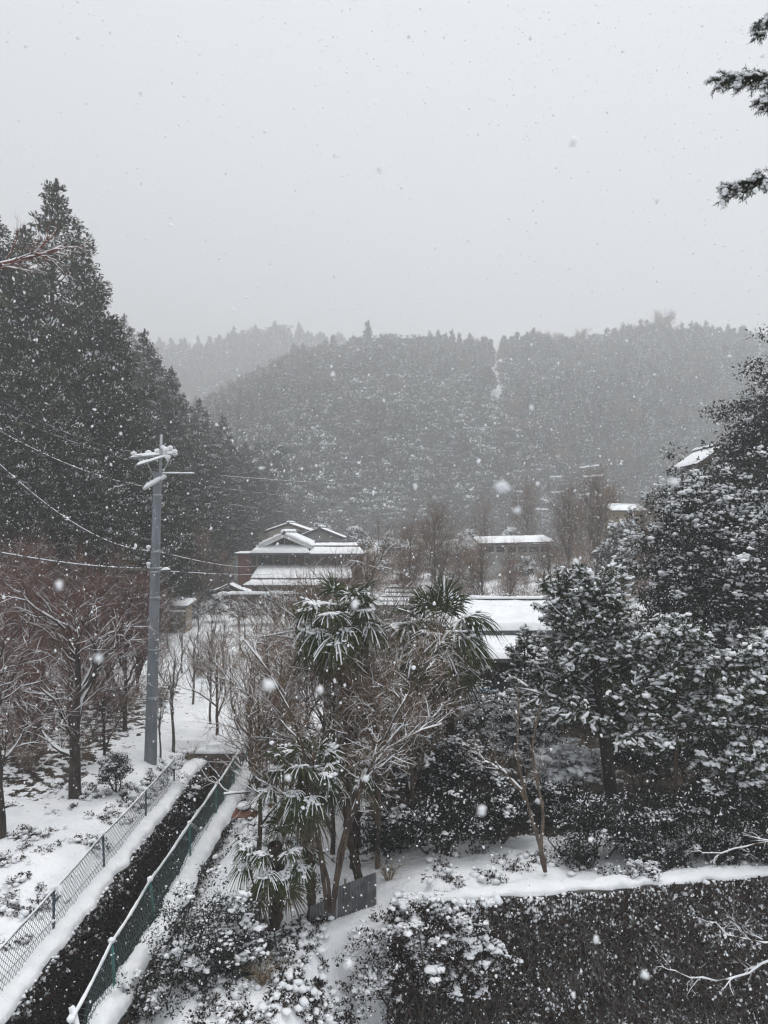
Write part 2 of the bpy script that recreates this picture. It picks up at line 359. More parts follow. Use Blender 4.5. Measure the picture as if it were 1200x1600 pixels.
# ------------------------------------------------------------------ plant generators
def grow(rng, Pp, Rp, n, t0, t1, L, ang, up, wig, K, rs, taper=.3, az=None, shrink=.45):
    """n branches on each parent polyline -> (points, radii, parent index)"""
    Nn, Kp, _ = Pp.shape; idx = np.repeat(np.arange(Nn), n); m = len(idx)
    t = t0 + (t1 - t0) * ((np.tile(np.arange(n), Nn) + rng.random(m)) / n)
    f = t * (Kp - 1); i = np.minimum(f.astype(int), Kp - 2); w = (f - i)[:, None]
    p = Pp[idx, i] * (1 - w) + Pp[idx, i + 1] * w; r = Rp[idx, i] * (1 - w[:, 0]) + Rp[idx, i + 1] * w[:, 0]
    T = nrm(Pp[idx, i + 1] - Pp[idx, i]); a = rv(rng, m); a = nrm(a - (a * T).sum(1, keepdims=True) * T)
    th = ang * rng.uniform(.7, 1.25, m)[:, None]; d = T * np.cos(th) + a * np.sin(th); d[:, 2] += up; d = nrm(d)
    ln = np.broadcast_to(L, (Nn,))[idx] * rng.uniform(.6, 1.3, m) * (1 - shrink * t)
    pts = [p]
    for k in range(K - 1):
        d = nrm(d + wig * rng.normal(size=(m, 3)) + np.array([0, 0, up * .35])); pts.append(pts[-1] + d * (ln / (K - 1))[:, None])
    r0 = np.minimum(r * .8, ln * rs + .0015)
    return np.stack(pts, 1), r0[:, None] * np.linspace(1, taper, K)[None], idx
def branch_snow(geo, rng, Pb, Rb, thick, cover=.75, sides=5):
    """snow lying along the upper side of branches that are not steep, broken here and there"""
    T = nrm(np.gradient(Pb, axis=1)); hz = np.sqrt(np.clip(1 - T[..., 2] ** 2, 0, 1))
    k = sm(.45, .8, hz) * (rng.random(hz.shape) < cover) * rng.uniform(.6, 1.3, hz.shape)
    th = np.minimum(thick, Rb * 1.3 + .002) * k
    geo.tubes(Pb + np.array([0, 0, 1.]) * (Rb * .7 + th * .25)[..., None], np.where(k > 0, Rb * .7 + th * .45, Rb * .2), sides, 1.0)
def trunk_line(rng, h, lean=(0, 0), wig=.03, K=9):
    t = np.linspace(0, 1, K); p = np.stack([lean[0] * t, lean[1] * t, h * t], 1)
    p[1:, :2] += np.cumsum(rng.normal(size=(K - 1, 2)) * wig * h / K, 0); return p
def place_copy(tree, loc, rz, sc, label, group=None):
    """a copy of a thing with copies of its parts and sub-parts"""
    r = tree.copy(); COL.objects.link(r); r.location = loc; r.rotation_euler = (0, 0, rz); r.scale = sc if hasattr(sc, '__len__') else (sc,) * 3
    r['label'] = label
    if group: r['group'] = group
    for ch in list(tree.children):
        c = ch.copy(); COL.objects.link(c); c.parent = r
        for gch in list(ch.children):
            d = gch.copy(); COL.objects.link(d); d.parent = c
    return r
def bare_tree(name, label, group, loc, seed, h, limbs=7, spread=.9, up=.25, lv=(6, 5, 4), r0=.09, bark='bark_grey', twig='twig_brown',
              snow=.035, lean=(0, 0), t0=.3, L1=.55, wig=.16, rz=0.0, sides=3, cover=.75, cat='tree', twigsnow=.5, forks=None, snow_twigs=True):
    rng = np.random.default_rng(seed); root = empty(name, loc, rz); tag(root, label, cat, group)
    tp = trunk_line(rng, h * .8, lean, .05)[None]; tr = (r0 * np.linspace(1.15, .35, 9))[None]
    gt, gc, gs = Geo(), Geo(), Geo()
    gt.tubes(tp, tr, 9); branch_snow(gs, rng, tp, tr, snow)
    if forks is not None:
        tp = np.asarray(forks, float); tr = np.linspace(r0 * .8, r0 * .3, tp.shape[1])[None].repeat(len(tp), 0)
        gt = Geo(); gs = Geo(); gt.tubes(tp, tr, 8); branch_snow(gs, rng, tp, tr, snow)
    a, ar, _ = grow(rng, tp, tr, limbs, t0, 1.0, h * L1, spread, up, wig * 1.1, 9, .022, .25)
    gt.tubes(a, ar, 6); branch_snow(gs, rng, a, ar, snow, cover)
    L = h * L1
    for k, n in enumerate(lv):
        L *= .55; a, ar, _ = grow(rng, a, ar, n, .15, 1.0, L, .75, up * .6, wig * 1.25, 6 if k < 1 else 4, .0115, .3)
        (gt if k == 0 else gc).tubes(a, ar, sides if k else 4, tint=rng.random(len(a)))
        if snow_twigs or k == 0:
            if k < 2: branch_snow(gs, rng, a, ar, snow * (.75 if k == 0 else twigsnow), cover * (.9 if k == 0 else .6), 4)
    gt.build('trunk', M[bark], root, True); gc.build('crown', M[twig], root, True); gs.build('snow_cover', M['snow'], root, True, 'stuff')
    return root
def clump_crown(rng, gl, gs, C, Rr, dens, leaf, snow=.35, blob=.5, outward=None, ratio=.42, blobsize=.42, lod=0, up_bias=.3):
    """foliage clumps (centres C, radii Rr): leaves in each, snow on the upper ones and in lumps on top"""
    n = len(C); cnt = np.maximum(6, (dens * Rr ** 2).astype(int)); idx = np.repeat(np.arange(n), cnt); m = len(idx)
    d = rv(rng, m); d[:, 2] = d[:, 2] * .85 + .12
    pos = C[idx] + d * (Rr[idx] * rng.random(m) ** .4)[:, None] * np.array([1, 1, .8])
    nn = nrm(d * .7 + np.array([0, 0, up_bias + .35]) + .6 * rng.normal(size=(m, 3)))
    tip = nrm(d + .7 * rng.normal(size=(m, 3)) + np.array([0, 0, -.15]))
    if outward is not None: tip = nrm(tip + outward[idx] * .9)
    sz = leaf * rng.uniform(.6, 1.35, m)
    pf = rng.lognormal(-.15, .75, n).clip(.1, 3)[idx]; s = (rng.random(m) < snow * pf * np.clip(-.1 + 1.7 * d[:, 2], 0.04, 1.6)) * rng.uniform(.85, 1.0, m)
    gl.leaves(pos, tip, nn, sz, sz * ratio, s, np.clip(rng.random(m) * .6 + (rng.random(n) ** 1.4)[idx] * .8 - .25, 0, 1))
    k = rng.random(n) < blob
    if k.any() and gs is not None:
        rep = rng.integers(7, 17, k.sum()); j = np.repeat(np.where(k)[0], rep)
        off = rng.normal(size=(len(j), 3)) * np.array([.40, .40, .16]); off[:, 2] += .74 - .4 * (off[:, 0] ** 2 + off[:, 1] ** 2)
        gs.blobs(rng, C[j] + off * Rr[j][:, None], Rr[j] * blobsize * .38 * rng.lognormal(-.05, .45, len(j)).clip(.3, 2.0), .5, .34, lod)
def shrub(name, label, group, loc, seed, size, clumps=60, cr=.28, dens=900, leaf=.07, mat='broad', snow=.3, blob=.5, blobsize=.42, stems=5, hollow=.5, lod=0, cat='shrub', ratio=.45, bark='bark', stemr=.02, topsnow=True, boxy=False):
    """dense evergreen shrub: stems, a crown of leaf clumps over an uneven dome, snow lumps"""
    rng = np.random.default_rng(seed); root = empty(name, loc); tag(root, label, cat, group); rx, ry, rzz = size
    d = rv(rng, clumps)
    if boxy: d = d / (np.abs(d) ** 4).sum(1, keepdims=True) ** .25
    d[:, 2] = np.abs(d[:, 2]) * 1.0 - .25 * rng.random(clumps)
    rr = (hollow + (1 - hollow) * rng.random(clumps) ** .6) * (1 + (.10 if clumps > 300 else .22) * rng.normal(size=clumps).clip(-1.5, 1.5))
    C = d * rr[:, None] * np.array([rx, ry, rzz * .62]) + np.array([0, 0, rzz * .40])
    C[:, 2] = np.maximum(C[:, 2], cr * .5)
    Rr = cr * rng.uniform(.6, 1.35, clumps); gl, gs, gt = Geo(), Geo(), Geo()
    ex = np.clip((C[:, 2] / rzz - .15) * 1.4, 0, 1) if topsnow else np.ones(clumps)
    hi = rng.random(clumps) < .35 + .65 * ex
    clump_crown(rng, gl, gs, C[hi], Rr[hi], dens, leaf, snow, blob, ratio=ratio, blobsize=blobsize, lod=lod)
    if (~hi).any(): clump_crown(rng, gl, None, C[~hi], Rr[~hi], dens, leaf, snow * .4, 0, ratio=ratio)
    for k in range(stems):
        e = C[rng.integers(clumps)]; b = np.array([rng.normal() * .12 * rx, rng.normal() * .12 * ry, -.05]); t = np.linspace(0, 1, 6)[:, None]
        p = b * (1 - t) + e * t + np.sin(t * 3.1) * rng.normal(size=3) * .08 * rzz; gt.tubes(p, np.linspace(stemr * 1.3, stemr * .4, 6), 6)
    gt.build('trunk', M[bark], root, True); gl.build('crown', M[mat], root)
    if gs.V: gs.build('snow_cover', M['snow'], root, True, 'stuff')
    return root
def cedar_mesh(seed, H=24.0, rmax=4.2, boughs=560, dens=215, leaf=.25, snow=.17, low=.08):
    """Japanese cedar: straight trunk, plume-like boughs in an uneven cone"""
    rng = np.random.default_rng(seed); gt, gl = Geo(), Geo()
    tp = trunk_line(rng, H * .97, (rng.normal() * .2, rng.normal() * .2), .004, 10)[None]; gt.tubes(tp, (np.linspace(.36, .03, 10))[None], 8)
    tt = np.linspace(low, .985, 400); prof = np.minimum(rmax, rmax * 1.95 * (1 - tt) ** .92) + .12; cum = np.cumsum(prof ** .6); u = rng.random(boughs)
    t = np.interp(u, cum / cum[-1], tt); az = rng.random(boughs) * 6.283
    lobe = 1 + .16 * np.sin(az * 3 + t * 9 + seed) + .13 * np.sin(az * 5 - t * 23)
    r = np.interp(t, tt, prof) * lobe * rng.uniform(.55, 1.06, boughs)
    out = np.stack([np.cos(az), np.sin(az), np.zeros(boughs)], 1)
    C = out * r[:, None]; C[:, 2] = H * t - .10 * r; cr = np.minimum(.95, .34 + 1.1 * (1 - t)) * rng.uniform(.65, 1.25, boughs)
    base = np.stack([out * 0 + np.array([0, 0, 1.]) * (H * t - .25 * r)[:, None], C * .5 + np.array([0, 0, .5]) * (H * t - .3 * r)[:, None], C], 1)
    base[:, 1, :2] = C[:, :2] * .5; k = rng.random(boughs) < .5
    gt.tubes(base[k], np.stack([np.full(k.sum(), .05), np.full(k.sum(), .035), np.full(k.sum(), .015)], 1), 4)
    clump_crown(rng, gl, None, C, cr, dens, leaf, snow, 0, outward=out * .5 + np.array([0, 0, .45]), ratio=.42)
    tipn = 260; zz = H * (1 - .07 * rng.random(tipn)); rr = (H - zz) * .40 * rng.random(tipn); aa = rng.random(tipn) * 6.283
    p = np.stack([np.cos(aa) * rr, np.sin(aa) * rr, zz], 1)
    gl.leaves(p, nrm(np.stack([np.cos(aa), np.sin(aa), np.full(tipn, 1.2)], 1)), rv(rng, tipn), leaf * 1.1, leaf * .32, 0, rng.random(tipn))
    return gt.mesh('trunk', M['bark_cedar'], True), gl.mesh('crown', M['cedar'])

# ------------------------------------------------------------------ snow shapes for walls, rails, roofs
def snow_ridge(geo, path, width, height, rng, seg=.12, sides=9, rough=.35, drop=0.0, z0=0.0):
    """a rounded, uneven bank of snow lying along a path (list of points)"""
    path = np.asarray(path, float); d = np.concatenate([[0], np.cumsum(np.linalg.norm(np.diff(path, axis=0), axis=1))])
    K = max(4, int(d[-1] / seg)); s = np.linspace(0, d[-1], K); p = np.stack([np.interp(s, d, path[:, k]) for k in range(3)], 1)
    T = nrm(np.gradient(p, axis=0)); S = nrm(np.cross(T, np.array([0, 0, 1.]))); a = np.linspace(0, math.pi, sides)
    o = rng.random() * 50
    wv = width * (1 + rough * 2 * fbm(s * 2.2 + o, s * 0 + o, 3)); hv = height * (1 + rough * 2.4 * fbm(s * 1.7 + o, s * 0 + 31 + o, 3))
    lat = S * (width * .25 * rough * 2 * fbm(s * 1.1 + o, s * 0 + 77, 2))[:, None]
    ends = np.minimum(1, np.minimum(np.arange(K), np.arange(K)[::-1]) / 1.5) ** .5
    bp = (1 + .12 * rng.normal(size=(K, sides)).clip(-2, 2))
    V = p[:, None] + lat[:, None] + S[:, None] * (np.cos(a)[None, :, None] * wv[:, None, None] * .5) + np.array([0, 0, 1.]) * ((np.sin(a)[None] ** .7 * bp * (hv * ends)[:, None])[..., None] + z0)
    i = (np.arange(K - 1)[:, None] * sides + np.arange(sides - 1)[None]).ravel()
    geo.add(V, np.stack([i, i + sides, i + sides + 1, i + 1], -1), 1.0); return geo
def snow_slab(geo, q, th, rng, n=24, m=14):
    """snow blanket over a roof plane q (4 corners), rounded to nothing at the rim"""
    q = np.asarray(q, float); u = np.linspace(0, 1, n); v = np.linspace(0, 1, m); U, Vv = np.meshgrid(u, v)
    p = (q[0] * (1 - U)[..., None] + q[1] * U[..., None]) * (1 - Vv)[..., None] + (q[3] * (1 - U)[..., None] + q[2] * U[..., None]) * Vv[..., None]
    ed = np.minimum(np.minimum(U, 1 - U) * n, np.minimum(Vv, 1 - Vv) * m); o = rng.random() * 40
    hgt = th * np.minimum(1, .15 + ed / 1.2) ** .5 * (1 + .7 * fbm(p[..., 0] * 1.5 + o, p[..., 1] * 1.5 + o, 3))
    hgt = np.where(ed < .5, -.01, hgt)
    p[..., 2] += hgt; i = (np.arange(m - 1)[:, None] * n + np.arange(n - 1)[None]).ravel()
    geo.add(p, np.stack([i, i + 1, i + n + 1, i + n], -1), 1.0); return geo

# ------------------------------------------------------------------ haze over the valley
hz = Geo(); hz.box((-560, -45, -6), (560, 900, 228)); hme = hz.mesh('haze', M['snow'])
hm = bpy.data.materials.new('haze_air'); hm.use_nodes = True; ht = hm.node_tree; ht.nodes.clear()
ho = N(ht, 'ShaderNodeOutputMaterial'); hv = N(ht, 'ShaderNodeVolumePrincipled'); hv.inputs['Color'].default_value = (.975, .985, .995, 1)
hv.inputs['Density'].default_value = .0019; hv.inputs['Anisotropy'].default_value = .2; ht.links.new(hv.outputs[0], ho.inputs['Volume'])
hme.materials.clear(); hme.materials.append(hm)
tag(link('haze', hme), 'pale haze of falling snow filling the valley', 'haze', kind='stuff')

# ------------------------------------------------------------------ wooded hills
def hill_conifer(seed, H=12.5, rmax=2.3, boughs=150, leaf=.62):
    rng = np.random.default_rng(seed); gl = Geo()
    gl.tubes(trunk_line(rng, H * .96, (0, 0), .01, 5)[None], np.linspace(.2, .03, 5)[None], 5, 0, .1)
    u = rng.random(boughs); t = .15 + .85 * (1 - np.sqrt(1 - u * .998)); az = rng.random(boughs) * 6.283
    r = rmax * np.minimum(1, (1 - t) ** .9 * 1.35) * rng.uniform(.5, 1.05, boughs); C = np.stack([np.cos(az) * r, np.sin(az) * r, H * t], 1)
    clump_crown(rng, gl, None, C, rng.uniform(.5, .95, boughs), 46, leaf, .30, 0, outward=nrm(C * np.array([1, 1, 0]) + np.array([0, 0, .3])), ratio=.4)
    return gl.mesh('hill_conifer', M['hill'])
def hill_broadleaf(seed, H=10.5, rad=3.0, clumps=70, leaf=.6):
    rng = np.random.default_rng(seed); gl = Geo(); gl.tubes(trunk_line(rng, H * .7, (0, 0), .05, 5)[None], np.linspace(.2, .06, 5)[None], 5, 0, .1)
    d = rv(rng, clumps); C = d * rng.random((clumps, 1)) ** .35 * np.array([rad, rad, H * .33]) * (1 + .2 * rng.normal(size=(clumps, 1))) + np.array([0, 0, H * .62])
    clump_crown(rng, gl, None, C, rng.uniform(.6, 1.15, clumps), 50, leaf, .32, 0, ratio=.5)
    return gl.mesh('hill_broadleaf', M['hill'])
def hill_bare(seed, H=11.0):
    rng = np.random.default_rng(seed); gl = Geo(); tp = trunk_line(rng, H * .55, (rng.normal() * .5, 0), .06)[None]; tr = (.22 * np.linspace(1, .3, 9))[None]; gl.tubes(tp, tr, 6)
    a, ar, _ = grow(rng, tp, tr, 15, .3, 1, H * .6, .95, .22, .14, 6, .03); gl.tubes(a, ar, 4)
    for n, L in ((11, .27), (10, .17)):
        a, ar, _ = grow(rng, a, ar, n, .15, 1, H * L, .65, .2, .16, 4, .02); gl.tubes(a, np.maximum(ar, .02), 3)
    return gl.mesh('hill_bare_tree', M['twig_brown'])
SRC = []
for nm, me, px, Y, lab, cat in (
        ('ridge_conifer', hill_conifer(1, 13, 1.75), 575, 376, 'pointed conifer standing tallest on the hazy ridge crest', 'tree'),
        ('ridge_conifer', hill_conifer(2, 11.5, 2.1), 521, 376, 'slim pointed conifer on the ridge, beside the taller one', 'tree'),
        ('ridge_broadleaf_tree', hill_broadleaf(3), 690, 376, 'rounded evergreen tree on the middle of the hazy ridge', 'tree'),
        ('ridge_broadleaf_tree', hill_broadleaf(4, 9, 3.4), 1100, 376, 'rounded evergreen tree on the ridge, downhill of the big bare tree', 'tree'),
        ('ridge_bare_tree', hill_bare(5, 15), 1036, 378, 'big bare spreading tree on the ridge, highest of the skyline', 'tree'),
        ('ridge_bare_tree', hill_bare(6), 826, 378, 'bare twiggy tree on the ridge just beside the snow gully', 'tree')):
    x = P(px, 520, Y)[0]; o = link(nm, me, loc=(x, Y, G(x, Y) - .3)); tag(o, lab, cat, 'trees along the ridge crest'); SRC.append(o)
for k_, o in enumerate(SRC): o.scale = ((1.6, 1.35, 1.2, 1.2, 1.3, 1.2)[k_],) * 3
for px, k, s, lab in ((862, 5, 1.0, 'bare tree on the ridge, second from the snow gully'), (905, 5, 1.05, 'bare tree on the ridge, third from the snow gully'),
                      (985, 4, .72, 'smaller bare tree on the ridge, tucked beside the big bare tree'), (1085, 4, .6, 'small bare tree on the ridge, on the downhill flank of the big one'),
                      (740, 5, .85, 'bare tree on the ridge edge, on the other bank of the snow gully')):
    x = P(px, 520, 378)[0]; o = SRC[k].copy(); COL.objects.link(o); o.location = (x, 379, G(x, 379) - .3); o.rotation_euler = (0, 0, px); o.scale = (s * 1.3,) * 3; o['label'] = lab
rng = np.random.default_rng(11); pts, kinds, scs = [], [], []
def scatter(x0, x1, y0, y1, step, keep, sc):
    gx, gy = np.meshgrid(np.arange(x0, x1, step), np.arange(y0, y1, step)); n = gx.size
    x = gx.ravel() + rng.uniform(-.55, .55, n) * step; y = gy.ravel() + rng.uniform(-.55, .55, n) * step
    k = keep(x, y); x, y = x[k], y[k]; pts.append(np.stack([x, y, ground_z(x, y) - .3], 1))
    con = vnoise(x * .03 + 3, y * .03) > .42; kd = np.where(con, rng.integers(0, 2, len(x)), rng.integers(2, 4, len(x)))
    kd = np.where(rng.random(len(x)) < .035, 5, kd); kinds.append(kd); scs.append(sc * rng.uniform(.7, 1.25, len(x)))
inview = lambda x, y: (np.abs(x) < y * .56 + 14)
gully = lambda x, y: ~((np.abs(x - .1515 * y - 1.2 * np.sin(y * .09)) < 2.5 + .9 * np.sin(y * .23)) & (y > 255))
scatter(-165, 245, 128, 392, 4.5, lambda x, y: inview(x, y) & gully(x, y) & (hill_main(x, y) > hill_far(x, y)) & (hill_main(x, y) > 1.5), 1.0)
scatter(-390, 60, 445, 640, 7.5, lambda x, y: inview(x, y) & (hill_far(x, y) > hill_main(x, y)), 1.45)
scatter(-240, -24, 150, 440, 6.5, lambda x, y: inview(x, y) & (hill_main(x, y) < 14) & (x < -24 - (y - 150) * .06), 1.35)
pts, kinds, scs = np.concatenate(pts), np.concatenate(kinds), np.concatenate(scs)
me = bpy.data.meshes.new('hill_forest'); me.vertices.add(len(pts)); me.vertices.foreach_set('co', pts.astype(np.float32).ravel())
for nm, arr, ty in (('kind_id', kinds, 'INT'), ('size', scs, 'FLOAT'), ('turn', rng.random(len(pts)) * 6.28, 'FLOAT')):
    at = me.attributes.new(nm, ty, 'POINT'); at.data.foreach_set('value', arr.astype(np.int32 if ty == 'INT' else np.float32))
me.update(); fo = link('hill_forest', me); tag(fo, 'dense wood of evergreens covering the hazy far hills', 'forest', kind='stuff')
ng = bpy.data.node_groups.new('forest', 'GeometryNodeTree'); ng.interface.new_socket('Geometry', in_out='INPUT', socket_type='NodeSocketGeometry'); ng.interface.new_socket('Geometry', in_out='OUTPUT', socket_type='NodeSocketGeometry')
gi, go = N(ng, 'NodeGroupInput'), N(ng, 'NodeGroupOutput'); jn = N(ng, 'GeometryNodeJoinGeometry')
def attr(nm, ty):
    n = N(ng, 'GeometryNodeInputNamedAttribute', data_type=ty); n.inputs['Name'].default_value = nm; return n.outputs['Attribute']
ak, asz, atn = attr('kind_id', 'INT'), attr('size', 'FLOAT'), attr('turn', 'FLOAT')
cx = N(ng, 'ShaderNodeCombineXYZ'); ng.links.new(atn, cx.inputs['Z'])
for k in (0, 1, 2, 3, 5):
    oi = N(ng, 'GeometryNodeObjectInfo', transform_space='ORIGINAL'); oi.inputs['Object'].default_value = SRC[k]; oi.inputs['As Instance'].default_value = True
    cp = N(ng, 'FunctionNodeCompare', data_type='INT', operation='EQUAL'); ng.links.new(ak, cp.inputs[2]); cp.inputs[3].default_value = k
    ip = N(ng, 'GeometryNodeInstanceOnPoints'); ng.links.new(gi.outputs[0], ip.inputs['Points']); ng.links.new(cp.outputs[0], ip.inputs['Selection'])
    ng.links.new(oi.outputs['Geometry'], ip.inputs['Instance']); ng.links.new(cx.outputs[0], ip.inputs['Rotation']); ng.links.new(asz, ip.inputs['Scale'])
    ng.links.new(ip.outputs[0], jn.inputs[0])
ng.links.new(jn.outputs[0], go.inputs[0]); fo.modifiers.new('forest', 'NODES').node_group = ng

# ------------------------------------------------------------------ the cedars on the valley side
CED = []
for s, (bo, rm) in enumerate(((680, 4.7), (640, 4.4), (620, 4.2))):
    CED.append(cedar_mesh(20 + s, 24.0, rm, bo))
def cedar(k, px, py, Y, label, group='cedars on the valley side', wide=1.0, rz=0.0):
    k = k % 3
    top = P(px, py, Y); x = float(top[0]); zb = G(x, Y) - .2; s = (top[2] - zb) / 24.0
    r = empty('cedar_tree', (x, Y, zb), rz); r.scale = (s * wide, s * wide, s); tag(r, label, 'tree', group)
    link('trunk', CED[k][0], r); link('crown', CED[k][1], r)
cedar(0, 88, 280, 45, 'tallest dark cedar, its tip standing clear against the grey sky', rz=1.0)
cedar(1, -8, 322, 47, 'dark cedar at the edge of the picture, second highest tip', rz=2.2)
cedar(2, 38, 352, 50, 'cedar whose tip shows between the two highest cedars', rz=.4)
cedar(3, 226, 514, 70, 'slender cedar with a separate pointed tip behind the tallest cedar', wide=.95, rz=.3)
cedar(1, 194, 490, 150, 'pale hazy cedar whose crown shows just behind the tallest cedar flank', rz=.3)
cedar(2, 150, 462, 53, 'cedar pressed against the outer flank of the tallest cedar', wide=.9, rz=4)
cedar(0, 268, 572, 80, 'cedar next down the slope from the separate slender cedar', wide=.95, rz=5)
cedar(1, 312, 622, 92, 'hazy cedar, second down the slope from the slender cedar', rz=1.5)
cedar(3, 348, 648, 104, 'hazy cedar, third down the slope from the slender cedar', rz=3.5)
cedar(2, 384, 690, 118, 'pale cedar, fourth down the slope, above the cream gabled house', rz=2.5)
cedar(0, 418, 726, 132, 'pale small cedar, last of the row before the far hill', rz=.5)
FILL = 'dark cedar inside the dense stand behind the concrete utility pole'
for k, px, py, Y in ((1, -70, 470, 40), (3, 18, 520, 40), (2, 75, 560, 39), (0, 128, 560, 42), (1, 178, 600, 45), (3, 222, 660, 52), (2, 262, 670, 60), (0, 295, 690, 68), (1, 325, 712, 78),
                     (2, 352, 735, 88), (3, 160, 720, 40), (1, 205, 745, 44), (0, 60, 700, 36.5), (2, 110, 730, 37), (3, 5, 690, 36), (1, 120, 420, 60), (3, 380, 760, 100), (1, 232, 700, 48.5), (2, 285, 745, 58)):
    cedar(k, px, py, Y, FILL, 'cedars inside the dense stand', 1.12, rz=px * .37)

# ------------------------------------------------------------------ buildings
def Q(px, py, Y): return tuple(P(px, py, Y))
def quad_part(name, mat, parent, q, t, kind=None):
    g = Geo(); g.slab(q, t); return g.build(name, M[mat], parent)
def box_part(name, mat, parent, a, b):
    g = Geo(); g.box(np.minimum(a, b), np.maximum(a, b)); return g.build(name, M[mat], parent)
def win(parent, x0, x1, z0, z1, y, panes=2, frame='wood_dark', glass='glass'):
    """window on a front wall at depth y: pane set in a frame with mullions"""
    w = box_part('window', glass, parent, (x0, y - .03, z0), (x1, y + .02, z1)); g = Geo(); t = .05
    for a, b in (((x0 - t, z0 - t), (x1 + t, z0)), ((x0 - t, z1), (x1 + t, z1 + t)), ((x0 - t, z0), (x0, z1)), ((x1, z0), (x1 + t, z1))): g.box((a[0], y - .07, a[1]), (b[0], y - .001, b[1]))
    for k in range(1, panes): xm = x0 + (x1 - x0) * k / panes; g.box((xm - t / 2, y - .065, z0), (xm + t / 2, y - .035, z1))
    g.build('frame', M[frame], w); return w
def roof_plane(name, parent, q, t=.14, snow=.13, seed=0, mat='tile', n=26, m=12):
    r = quad_part(name, mat, parent, q, t); g = Geo(); snow_slab(g, np.asarray(q, float) + np.array([0, 0, .006]), snow, np.random.default_rng(seed), n, m); g.build('snow_cover', M['snow'], r, True); return r
def gable_house(name, label, cat, loc, w, d, hw, rise, ov, wallmat, group=None, rz=0.0, snow=.13, wins=(), seed=0, ridge_x=False, roofmat='tile', trim='wood_dark'):
    """gabled house; gable end faces the viewer unless ridge_x"""
    root = empty(name, loc, rz); tag(root, label, cat, group); a, b = (w, d) if not ridge_x else (d, w)
    f = (lambda x, y, z: (x, y, z)) if not ridge_x else (lambda x, y, z: (y, -x, z))
    g = Geo(); g.prism([(-a / 2, 0), (a / 2, 0), (a / 2, hw), (0, hw + rise * a / (a + 2 * ov)), (-a / 2, hw)], -b / 2, b / 2)
    if ridge_x: g.V = [np.stack([v[:, 1], -v[:, 0], v[:, 2]], 1) for v in g.V]
    g.build('wall', M[wallmat], root)
    e = a / 2 + ov; zt = hw + rise + .1; ze = zt - rise * e / (a / 2 + ov)
    for k, sgn in enumerate((-1, 1)):
        q = [f(sgn * e, -b / 2 - ov, ze), f(sgn * e, b / 2 + ov, ze), f(0, b / 2 + ov, zt), f(0, -b / 2 - ov, zt)]
        if sgn > 0: q = q[::-1]
        q = q if np.cross(np.subtract(q[1], q[0]), np.subtract(q[3], q[0]))[2] > 0 else q[::-1]
        roof_plane('roof', root, q, .12, snow, seed + k, roofmat)
    gr = Geo(); gr.tubes(np.array([f(0, -b / 2 - ov - .02, zt + .05), f(0, b / 2 + ov + .02, zt + .05)]), np.array([.13, .13]), 7, cap=True); r = gr.build('ridge_cap', M[roofmat], root, True)
    gs = Geo(); snow_ridge(gs, [f(0, -b / 2 - ov, zt + .1), f(0, b / 2 + ov, zt + .1)], .34, .14, np.random.default_rng(seed)); gs.build('snow_cover', M['snow'], r, True)
    if not ridge_x:                                                     # bargeboards on the gable that is seen
        for sgn in (-1, 1):
            p0, p1 = np.array([sgn * e, -b / 2 - ov - .03, ze - .14]), np.array([0, -b / 2 - ov - .03, zt - .14]); gg = Geo()
            gg.slab([p0, p1, p1 + (0, .05, 0), p0 + (0, .05, 0)] if sgn < 0 else [p1, p0, p0 + (0, .05, 0), p1 + (0, .05, 0)], .16); gg.build('bargeboard', M[trim], root)
    fy = -b / 2 if not ridge_x else -a / 2
    for x0, x1, z0, z1, pn in wins: win(root, x0, x1, z0, z1, fy, pn)
    return root

# the old farmhouse with its hip-and-gable front
Yh = 70.0; h0 = empty('farmhouse', (0, 0, 0)); tag(h0, 'dark timber farmhouse with snowy hip-and-gable roof and long wing', 'house')
def X(px, Y): return float(P(px, 800, Y)[0])
def Z(py, Y): return float(P(600, py, Y)[2])
zb = G(X(470, Yh), Yh) - .4
box_part('wall', 'wood_dark', h0, (X(396, Yh), Yh, zb), (X(566, Yh), Yh + 7, Z(852, Yh) - .02))
g = Geo(); ax, az = X(446, Yh), Z(834, Yh); x0, x1, z0 = X(411, Yh), X(486, Yh), Z(851, Yh)
g.prism([(x0 + .5, z0 - .25), (x1 - .5, z0 - .25), (ax, az - .35)], Yh - .6, Yh + 6); g.build('gable_wall', M['wood_dark'], h0)
for k in range(5):
    xx = ax + (k - 2) * .5; box_part('lattice_bar', 'plaster_grey', h0, (xx - .05, Yh - .66, z0 - .22), (xx + .05, Yh - .605, az - .45 - abs(k - 2) * .42))
for k, xe in enumerate((x0 - .25, x1 + .25)):
    q = [(xe, Yh - 1.2, z0 - .1), (ax, Yh - 1.2, az), (ax, Yh + 7, az), (xe, Yh + 7, z0 - .1)]
    if xe > ax: q = [q[1], q[0], q[3], q[2]]
    roof_plane('roof', h0, q, .2, .2, 40 + k)
    gg = Geo(); a, b = np.array([xe, Yh - 1.26, z0 - .1]), np.array([ax, Yh - 1.26, az]); gg.slab([a, b, b + (0, .05, 0), a + (0, .05, 0)] if xe < ax else [b, a, a + (0, .05, 0), b + (0, .05, 0)], .34); gg.build('bargeboard', M['white'], h0)
    gs = Geo(); snow_ridge(gs, [a + (0, .1, .02), b + (0, .1, .02)], .4, .22, np.random.default_rng(k)); gs.build('snow_cover', M['snow'], h0, True)
gs = Geo(); g = Geo(); g.tubes(np.array([(ax, Yh - 1.4, az + .1), (ax, Yh + 7, az + .1)]), np.array([.2, .2]), 8, cap=True); rc = g.build('ridge_cap', M['tile'], h0, True)
snow_ridge(gs, [(ax, Yh - 1.4, az + .22), (ax, Yh + 7, az + .22)], .5, .2, np.random.default_rng(3)); gs.build('snow_cover', M['snow'], rc, True)
